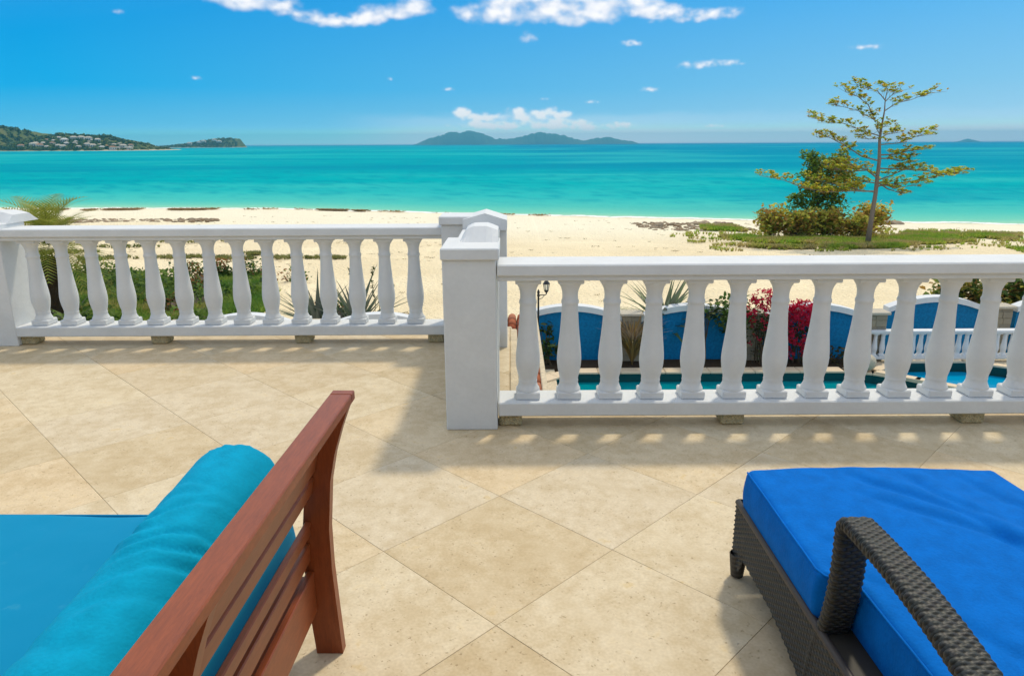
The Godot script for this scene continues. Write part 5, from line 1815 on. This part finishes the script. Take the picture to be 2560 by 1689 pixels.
func build_daybed() -> void:
	var wv := Image.create(64, 64, false, Image.FORMAT_L8)
	for y in 64:
		for x in 64:
			var h := 0.5 + 0.25 * sin(x * TAU / 4.0) * (1.0 if (y / 4) % 2 == 0 else -1.0) + 0.2 * sin(y * TAU / 4.0)
			wv.set_pixel(x, y, Color(h, h, h))
	wv.resize(64, 64)
	M.weave = bump_tex(0.06, 219, 512, 4)
	M.cloth_tone = mottle(StandardMaterial3D.new(), 217, 0.01, 232).albedo_texture
	var wm := mat(Color(1, 1, 1), 0.42, 0.45)
	wm.albedo_texture = wood_texture()
	wm.uv1_triplanar = true
	wm.uv1_scale = Vector3(5.0, 5.0, 0.9)
	wm.clearcoat_enabled = true
	wm.clearcoat = 0.12
	wm.clearcoat_roughness = 0.35
	var wleg := wm.duplicate()
	wleg.uv1_scale = Vector3(5.0, 0.9, 5.0)
	var t := thing("wooden_daybed", "reddish brown wooden daybed with slatted reclined back, lower left", "daybed", Vector3(-0.5, 0, -1.811), -0.021)
	# legs sawn to a curve: across, up
	var right_edge: Array = [[-0.014, 0.0], [-0.021, 0.146], [-0.027, 0.291], [-0.026, 0.417], [-0.012, 0.565], [0.006, 0.65], [0.028, 0.721], [0.05, 0.78], [0.06, 0.8]]
	var left_edge: Array = [[0.008, 0.8], [-0.03, 0.745], [-0.072, 0.6], [-0.092, 0.5], [-0.104, 0.4], [-0.108, 0.3], [-0.104, 0.15], [-0.093, 0.0]]
	var poly := PackedVector2Array()
	for q in right_edge:
		poly.append(Vector2(q[0], q[1]))
	for q in left_edge:
		poly.append(Vector2(q[0], q[1]))
	for z in [0.0, 0.875, 1.75]:
		var b := MB.new()
		b.prism(poly, Vector3(0, 0, z), Vector3.RIGHT, Vector3.UP, Vector3(0, 0, -0.034))
		put("leg", b.mesh(), wleg, t)
	var b := MB.new()
	b.box(Vector3(0.035, 0.8145, 0.911), Vector3(0.061, 0.027, 1.82), 0.003)
	put("top_rail", b.mesh(), wm, t)
	b = MB.new()
	b.box(Vector3(0.035, 0.8145, -0.017), Vector3(0.061, 0.0268, 0.0345), 0.003)
	put("end_cap", b.mesh(), wm, t)
	# slats: middle height, height, outer face, thickness, lean
	for q in [[0.672, 0.145, -0.034, 0.018, 0.24], [0.557, 0.056, -0.061, 0.017, 0.19], [0.422, 0.046, -0.078, 0.017, 0.12], [0.346, 0.058, -0.085, 0.017, 0.04], [0.217, 0.135, -0.079, 0.022, 0.0]]:
		for k in 2:
			b = MB.new()
			b.box(Vector3(q[2] - q[3] / 2, q[0], -0.017 + 0.4375 + 0.875 * k), Vector3(q[3], q[1], 0.839), 0.003, Basis(Vector3.BACK, -q[4]))
			put("back_slat" if q[0] > 0.3 else "lower_rail", b.mesh(), wm, t)
	b = MB.new()
	b.box(Vector3(-0.5, 0.265, 0.86), Vector3(0.84, 0.03, 1.68), 0.004)
	put("seat_board", b.mesh(), wm, t)
	for z in [0.02, 1.7]:
		b = MB.new()
		b.box(Vector3(-0.5, 0.2, z), Vector3(0.8, 0.1, 0.03), 0.004)
		put("seat_rail", b.mesh(), wm, t)
		b = MB.new()
		b.box(Vector3(-0.9, 0.125, z), Vector3(0.06, 0.25, 0.05), 0.004)
		put("front_leg", b.mesh(), wleg, t)
	b = MB.new()
	b.box(Vector3(-0.92, 0.2, 0.86), Vector3(0.03, 0.1, 1.62), 0.004)
	put("seat_rail", b.mesh(), wm, t)
	# seat cushion
	var n := noise(2.6, 141, 3)
	var n2 := noise(9.0, 142, 2)
	var seat := thing("seat_cushion", "faded blue seat cushion lying on the wooden daybed", "cushion", Vector3(-0.5, 0, -1.811), -0.021)
	var sm := cloth(lin(0.001, 0.235, 0.45))
	# worn whitish scuffs in the cloth
	var sc := noise(0.012, 143, 4).get_seamless_image(512, 512)
	var sd := sc.get_data()
	var s2 := noise(0.045, 144, 3).get_seamless_image(512, 512).get_data()
	var rgb := PackedByteArray()
	rgb.resize(512 * 512 * 3)
	var c0 := lin(0.001, 0.235, 0.45)
	for i in 512 * 512:
		var k := clampf((sd[i] / 255.0 - 0.66) * 3.5, 0.0, 1.0) * clampf((s2[i] / 255.0 - 0.5) * 4.0, 0.0, 1.0) * 0.42
		rgb[i * 3] = int(lerpf(c0.r * 255.0, 130.0, k))
		rgb[i * 3 + 1] = int(lerpf(c0.g * 255.0, 160.0, k))
		rgb[i * 3 + 2] = int(lerpf(c0.b * 255.0, 185.0, k))
	sm.albedo_color = Color.WHITE
	sm.albedo_texture = ImageTexture.create_from_image(Image.create_from_data(512, 512, false, Image.FORMAT_RGB8, rgb))
	sm.uv1_scale = Vector3.ONE * 1.1
	sm.heightmap_enabled = false
	var disp := func(x: float, z: float) -> float:
		return 0.007 * n.get_noise_2d(x, z) + 0.0015 * n2.get_noise_2d(x, z)
	put("cover", cushion(0.281, 0.43, 0.03, -0.07, 1.72, func(_z: float) -> float: return -1.25, func(_z: float) -> float: return -0.145, disp, 60, 50), sm, seat)
	var pp := MB.new()
	pp.flat = false
	pp.tube([Vector3(-1.24, 0.418, -0.066), Vector3(-0.5, 0.42, -0.068), Vector3(-0.16, 0.418, -0.066)], [0.004, 0.004, 0.004], 6)
	put("piping", pp.mesh(), sm, seat)
	# bolster
	var bo := thing("bolster_pillow", "turquoise blue bolster pillow lying along the back of the wooden daybed", "pillow", Vector3(-0.778, 0.551, -1.862), 0.036)
	var R := 0.129
	var L := 1.5
	var nu := 72
	var p := PackedVector3Array()
	var rows: Array = []
	rows.append([0.0, 0.001])
	rows.append([0.0, 0.5])
	for i in 9:
		var f := i / 8.0 * PI / 2
		rows.append([0.055 * (1.0 - cos(f)) , 0.55 + 0.45 * sin(f)])
	for i in range(1, 170):
		rows.append([0.055 + (L - 0.055) * i / 170.0, 1.0])
	var folds: Array = [[0.40, 1.9, 0.010, 0.016, 0.5], [0.455, 2.4, 0.007, 0.012, -0.3], [0.50, 1.4, 0.012, 0.014, 0.35], [0.545, 1.1, 0.011, 0.012, 0.5], [0.60, 0.9, 0.009, 0.014, 0.6], [0.33, 2.0, 0.004, 0.02, 0.2], [0.27, 1.5, 0.004, 0.016, -0.25], [0.72, 1.2, 0.006, 0.02, 0.3], [0.85, 1.8, 0.006, 0.025, -0.2], [1.0, 1.2, 0.006, 0.02, 0.3]]
	for row in rows:
		for i in nu + 1:
			var a := TAU * i / nu
			var z: float = row[0]
			var d := 0.0
			if row[1] >= 1.0:
				for f in folds:
					var zz: float = z - f[0] - f[4] * 0.12 * (a - f[1]) - 0.02 * n.get_noise_2d(a * 0.5, f[0] * 9.0)
					var w: float = exp(-pow((a - f[1]) / 0.85, 2.0))
					d -= f[2] * w * exp(-pow(zz / f[3], 2.0))
					d += f[2] * 0.55 * w * exp(-pow((zz - f[3] * 1.9) / (f[3] * 1.3), 2.0))
				d += 0.0045 * n.get_noise_3d(cos(a) * 0.4, sin(a) * 0.4, z * 1.2)
			else:
				d += 0.004 * n2.get_noise_2d(cos(a) * 0.5, sin(a) * 0.5) * row[1]
			var r: float = R * row[1] + d
			var y := sin(a) * r
			if y < -0.118:
				y = -0.118
			p.append(Vector3(cos(a) * r, y, z))
	put("cover", grid_mesh(nu + 1, rows.size(), p, PackedColorArray(), true), cloth(lin(0.001, 0.33, 0.55)), bo)

# ---------------------------------------------------------------- wicker lounger on the right
func weave_h(u: float, v: float, pu: float, pv: float) -> float:
	var row := floorf(v / pv)
	var f := v / pv - row
	var round_ := sqrt(maxf(0.0, 1.0 - pow(2.0 * f - 1.0, 2.0)))
	var s := cos(PI * u / pu + PI * row)
	return round_ * (0.5 + 0.5 * s) * 0.85 + round_ * 0.3

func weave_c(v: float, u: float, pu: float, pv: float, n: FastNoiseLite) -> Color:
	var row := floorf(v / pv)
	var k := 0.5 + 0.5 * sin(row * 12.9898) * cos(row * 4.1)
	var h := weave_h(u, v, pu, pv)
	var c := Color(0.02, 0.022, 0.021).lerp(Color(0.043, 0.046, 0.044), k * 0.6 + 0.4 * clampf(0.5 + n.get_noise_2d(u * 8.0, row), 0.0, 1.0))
	return c if h > 0.3 else Color(0.008, 0.008, 0.007)  # low points of the weave painted near-black, as shade in the gaps

func build_lounger() -> void:
	var n := noise(1.0, 151, 3)
	var base := Vector3(1.19, 0, -1.25)
	var t := thing("wicker_lounger", "dark brown woven wicker lounger with a curved armrest, lower right", "lounger", base)
	var wm := vmat(0.48, 0.4)
	# left side panel, real weave; the strands run along z
	var pu := 0.016
	var pv := 0.0088
	var x0 := 0.772
	var nz := 560
	var ny := 150
	var p := PackedVector3Array()
	var c := PackedColorArray()
	var za := -2.222
	var zb := -0.95
	for j in ny:
		for i in nz:
			var z := lerpf(za, zb, i / float(nz - 1))
			# the lower edge swings down into the foot at the corner
			var low := lerpf(0.05, 0.115, smoothstep(za + 0.07, za + 0.12, z)) - 0.065 * smoothstep(za + 0.35, za + 0.75, z)
			low = 0.055 if z < za + 0.06 else low
			var y := lerpf(low, 0.285, j / float(ny - 1))
			var h := weave_h(z, y, pu, pv)
			p.append(Vector3(x0 + 0.006 - h * 0.0045, y, z) - base)
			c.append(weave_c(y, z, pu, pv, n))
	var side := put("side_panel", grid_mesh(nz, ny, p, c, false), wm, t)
	side.name = numbered(t, "woven_panel")
	# front end and far side, coarser
	for q in [[Vector3(0.782, 0, -2.225), Vector3(1.622, 0, -2.225), false], [Vector3(1.63, 0, -2.222), Vector3(1.63, 0, -0.35), false]]:
		var A: Vector3 = q[0]
		var B: Vector3 = q[1]
		p = PackedVector3Array()
		c = PackedColorArray()
		var dir := (B - A).normalized()
		var out := Vector3(dir.z, 0, -dir.x)
		var L := A.distance_to(B)
		for j in 90:
			for i in 180:
				var u := L * i / 179.0
				var y := lerpf(0.055, 0.285, j / 89.0)
				p.append(A + dir * u + out * weave_h(u, y, pu, pv) * 0.003 + Vector3(0, y, 0) - base)
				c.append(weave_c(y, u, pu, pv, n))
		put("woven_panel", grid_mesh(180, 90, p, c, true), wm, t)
	var b := MB.new()
	b.color(Color(0.045, 0.04, 0.035))
	b.box(Vector3(1.2, 0.268, -1.28) - base, Vector3(0.836, 0.026, 1.86), 0.004)
	put("deck", b.mesh(), wm, t)
	# rounded upper edge of the side
	var e := MB.new()
	e.flat = false
	e.color(Color(0.055, 0.05, 0.044))
	e.tube([Vector3(0.781, 0.279, -2.218) - base, Vector3(0.781, 0.279, -1.6) - base, Vector3(0.781, 0.279, -0.4) - base], [0.011, 0.011, 0.011], 8)
	put("edge_roll", e.mesh(), wm, t)
	for q in [[0.79, -2.195], [1.612, -2.195], [0.79, -0.45], [1.612, -0.45]]:
		e = MB.new()
		e.flat = false
		for k in 10:
			e.color(Color(0.05, 0.045, 0.04) if k % 2 == 0 else Color(0.07, 0.064, 0.056))
			e.lathe([Vector2(0.019 + 0.001 * k, 0.009 * k), Vector2(0.0225 + 0.001 * k, 0.009 * k + 0.0045), Vector2(0.02 + 0.001 * k, 0.009 * k + 0.009)], 14, Vector3(q[0], 0.004, q[1]) - base)
		put("foot", e.mesh(), wm, t)
	# armrest: one woven strap that climbs the side and bends over
	var cv := Curve3D.new()
	for q in [[0.02, -1.6], [0.127, -1.585], [0.22, -1.567], [0.314, -1.535], [0.40, -1.517], [0.48, -1.511], [0.545, -1.512], [0.581, -1.514], [0.6, -1.507], [0.6085, -1.492], [0.610, -1.47], [0.6115, -1.40], [0.611, -1.329], [0.607, -1.25], [0.600, -1.181], [0.589, -1.10], [0.574, -1.023], [0.553, -0.94], [0.52, -0.85], [0.47, -0.76], [0.40, -0.69], [0.3, -0.64]]:
		cv.add_point(Vector3(0.812, q[0], q[1]))
	for i in range(1, cv.point_count - 1):
		var d := (cv.get_point_position(i + 1) - cv.get_point_position(i - 1)) * 0.17
		var la := cv.get_point_position(i).distance_to(cv.get_point_position(i - 1))
		var lb := cv.get_point_position(i).distance_to(cv.get_point_position(i + 1))
		cv.set_point_in(i, -d * minf(1.0, 2.0 * la / (la + lb)))
		cv.set_point_out(i, d * minf(1.0, 2.0 * lb / (la + lb)))
	cv.bake_interval = 0.004
	var len := cv.get_baked_length()
	var W := 0.074
	var H := 0.032
	var cr := 0.013
	# perimeter of the section: offset in (across, out) with its outward direction
	var per: Array = []
	var hw := W / 2 - cr
	var hh := H / 2 - cr
	var corners := [[hw, hh, 0.0], [-hw, hh, PI / 2], [-hw, -hh, PI], [hw, -hh, PI * 1.5]]
	for k in 4:
		var q = corners[k]
		for i in 9:
			var a: float = q[2] + i / 8.0 * PI / 2
			per.append([Vector2(q[0], q[1]) + Vector2(cos(a), sin(a)) * cr, Vector2(cos(a), sin(a))])
		var q2 = corners[(k + 1) % 4]
		var a2: float = q[2] + PI / 2
		var from := Vector2(q[0], q[1]) + Vector2(cos(a2), sin(a2)) * cr
		var to := Vector2(q2[0], q2[1]) + Vector2(cos(a2), sin(a2)) * cr
		var m := 34 if k % 2 == 0 else 5
		for i in range(1, m):
			per.append([from.lerp(to, i / float(m)), Vector2(cos(a2), sin(a2))])
	var arc: Array = [0.0]
	for i in range(1, per.size()):
		arc.append(arc[-1] + per[i][0].distance_to(per[i - 1][0]))
	var nper := per.size() + 1
	var nl := int(len / 0.0015)
	p = PackedVector3Array()
	c = PackedColorArray()
	var au := 0.0135
	var av := 0.0088
	for j in nl:
		var s := len * j / float(nl - 1)
		var o := cv.sample_baked(s, true)
		var T := (cv.sample_baked(minf(s + 0.004, len), true) - cv.sample_baked(maxf(s - 0.004, 0.0), true)).normalized()
		var N := Vector3.RIGHT.cross(T).normalized()
		for i in nper:
			var q = per[i % per.size()]
			var u: float = arc[i % per.size()]
			var off: Vector2 = q[0]
			var dir: Vector2 = q[1]
			var h := weave_h(u, s, au, av) * 0.0032
			var v := o + Vector3.RIGHT * (off.x + dir.x * h) - N * (off.y + dir.y * h)
			p.append(v - base)
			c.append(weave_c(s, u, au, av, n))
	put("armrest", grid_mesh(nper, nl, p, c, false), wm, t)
	# cushion
	var cu := thing("lounger_cushion", "bright royal blue cushion on the wicker lounger", "cushion", base)
	var cm := cloth(lin(0.0, 0.145, 0.56))
	var cre: Array = [
		[[Vector2(1.02, -2.05), Vector2(1.2, -1.86), Vector2(1.32, -1.76), Vector2(1.56, -1.5)], 0.012],
		[[Vector2(1.06, -2.2), Vector2(1.14, -2.06), Vector2(1.32, -1.87), Vector2(1.38, -1.6), Vector2(1.44, -1.3)], 0.013],
		[[Vector2(1.27, -2.2), Vector2(1.3, -1.98), Vector2(1.42, -1.78)], 0.011],
		[[Vector2(1.44, -2.18), Vector2(1.5, -1.95), Vector2(1.62, -1.75)], 0.008],
		[[Vector2(0.82, -1.75), Vector2(0.93, -1.71), Vector2(1.02, -1.7)], 0.006],
		[[Vector2(0.80, -1.66), Vector2(0.86, -1.58), Vector2(0.95, -1.5)], 0.006],
		[[Vector2(0.96, -1.48), Vector2(1.06, -1.28), Vector2(1.2, -1.1)], 0.008]]
	var nn := noise(1.7, 152, 3)
	var left := func(z: float) -> float: return lerpf(0.783, 0.858, smoothstep(-1.60, -1.545, z + base.z)) - base.x
	var right := func(_z: float) -> float: return 1.622 - base.x
	var disp := func(x: float, z: float) -> float:
		var q := Vector2(x + base.x, z + base.z)
		var h := 0.009 * nn.get_noise_2d(q.x, q.y * 0.8)
		h += 0.012 * sin(clampf((q.x - 0.78) / 0.84, 0.0, 1.0) * PI)
		for f in cre:
			var line: Array = f[0]
			var best := 9.0
			var sd := 0.0
			var along := 0.0
			for k in line.size() - 1:
				var cp := Geometry2D.get_closest_point_to_segment(q, line[k], line[k + 1])
				var dd := q.distance_to(cp)
				if dd < best:
					best = dd
					sd = (line[k + 1] - line[k]).normalized().cross(q - line[k])
					along = (k + line[k].distance_to(cp) / line[k].distance_to(line[k + 1])) / (line.size() - 1.0)
			if best > 0.2:
				continue
			var fade: float = smoothstep(0.0, 0.3, along) * smoothstep(1.0, 0.7, along)
			var dist := best * signf(sd)
			# a narrow valley with a soft roll of cloth on its far side
			h -= f[1] * 0.8 * fade * exp(-pow(dist / 0.02, 2.0))
			h += f[1] * fade * 0.65 * exp(-pow((dist + 0.045) / 0.04, 2.0))
		return h
	put("cover", cushion(0.285, 0.418, 0.024, -2.19 - base.z, -0.35 - base.z, left, right, disp, 170, 110), cm, cu)
	var pp := MB.new()
	pp.flat = false
	var path: Array = []
	var rad: Array = []
	for i in 60:
		var z := lerpf(-2.17, -0.36, i / 59.0) - base.z
		path.append(Vector3(left.call(z) + 0.004, 0.411 + disp.call(left.call(z) + 0.01, z) * 0.7, z))
		rad.append(0.0035)
	pp.tube(path, rad, 6)
	put("piping", pp.mesh(), cm, cu)
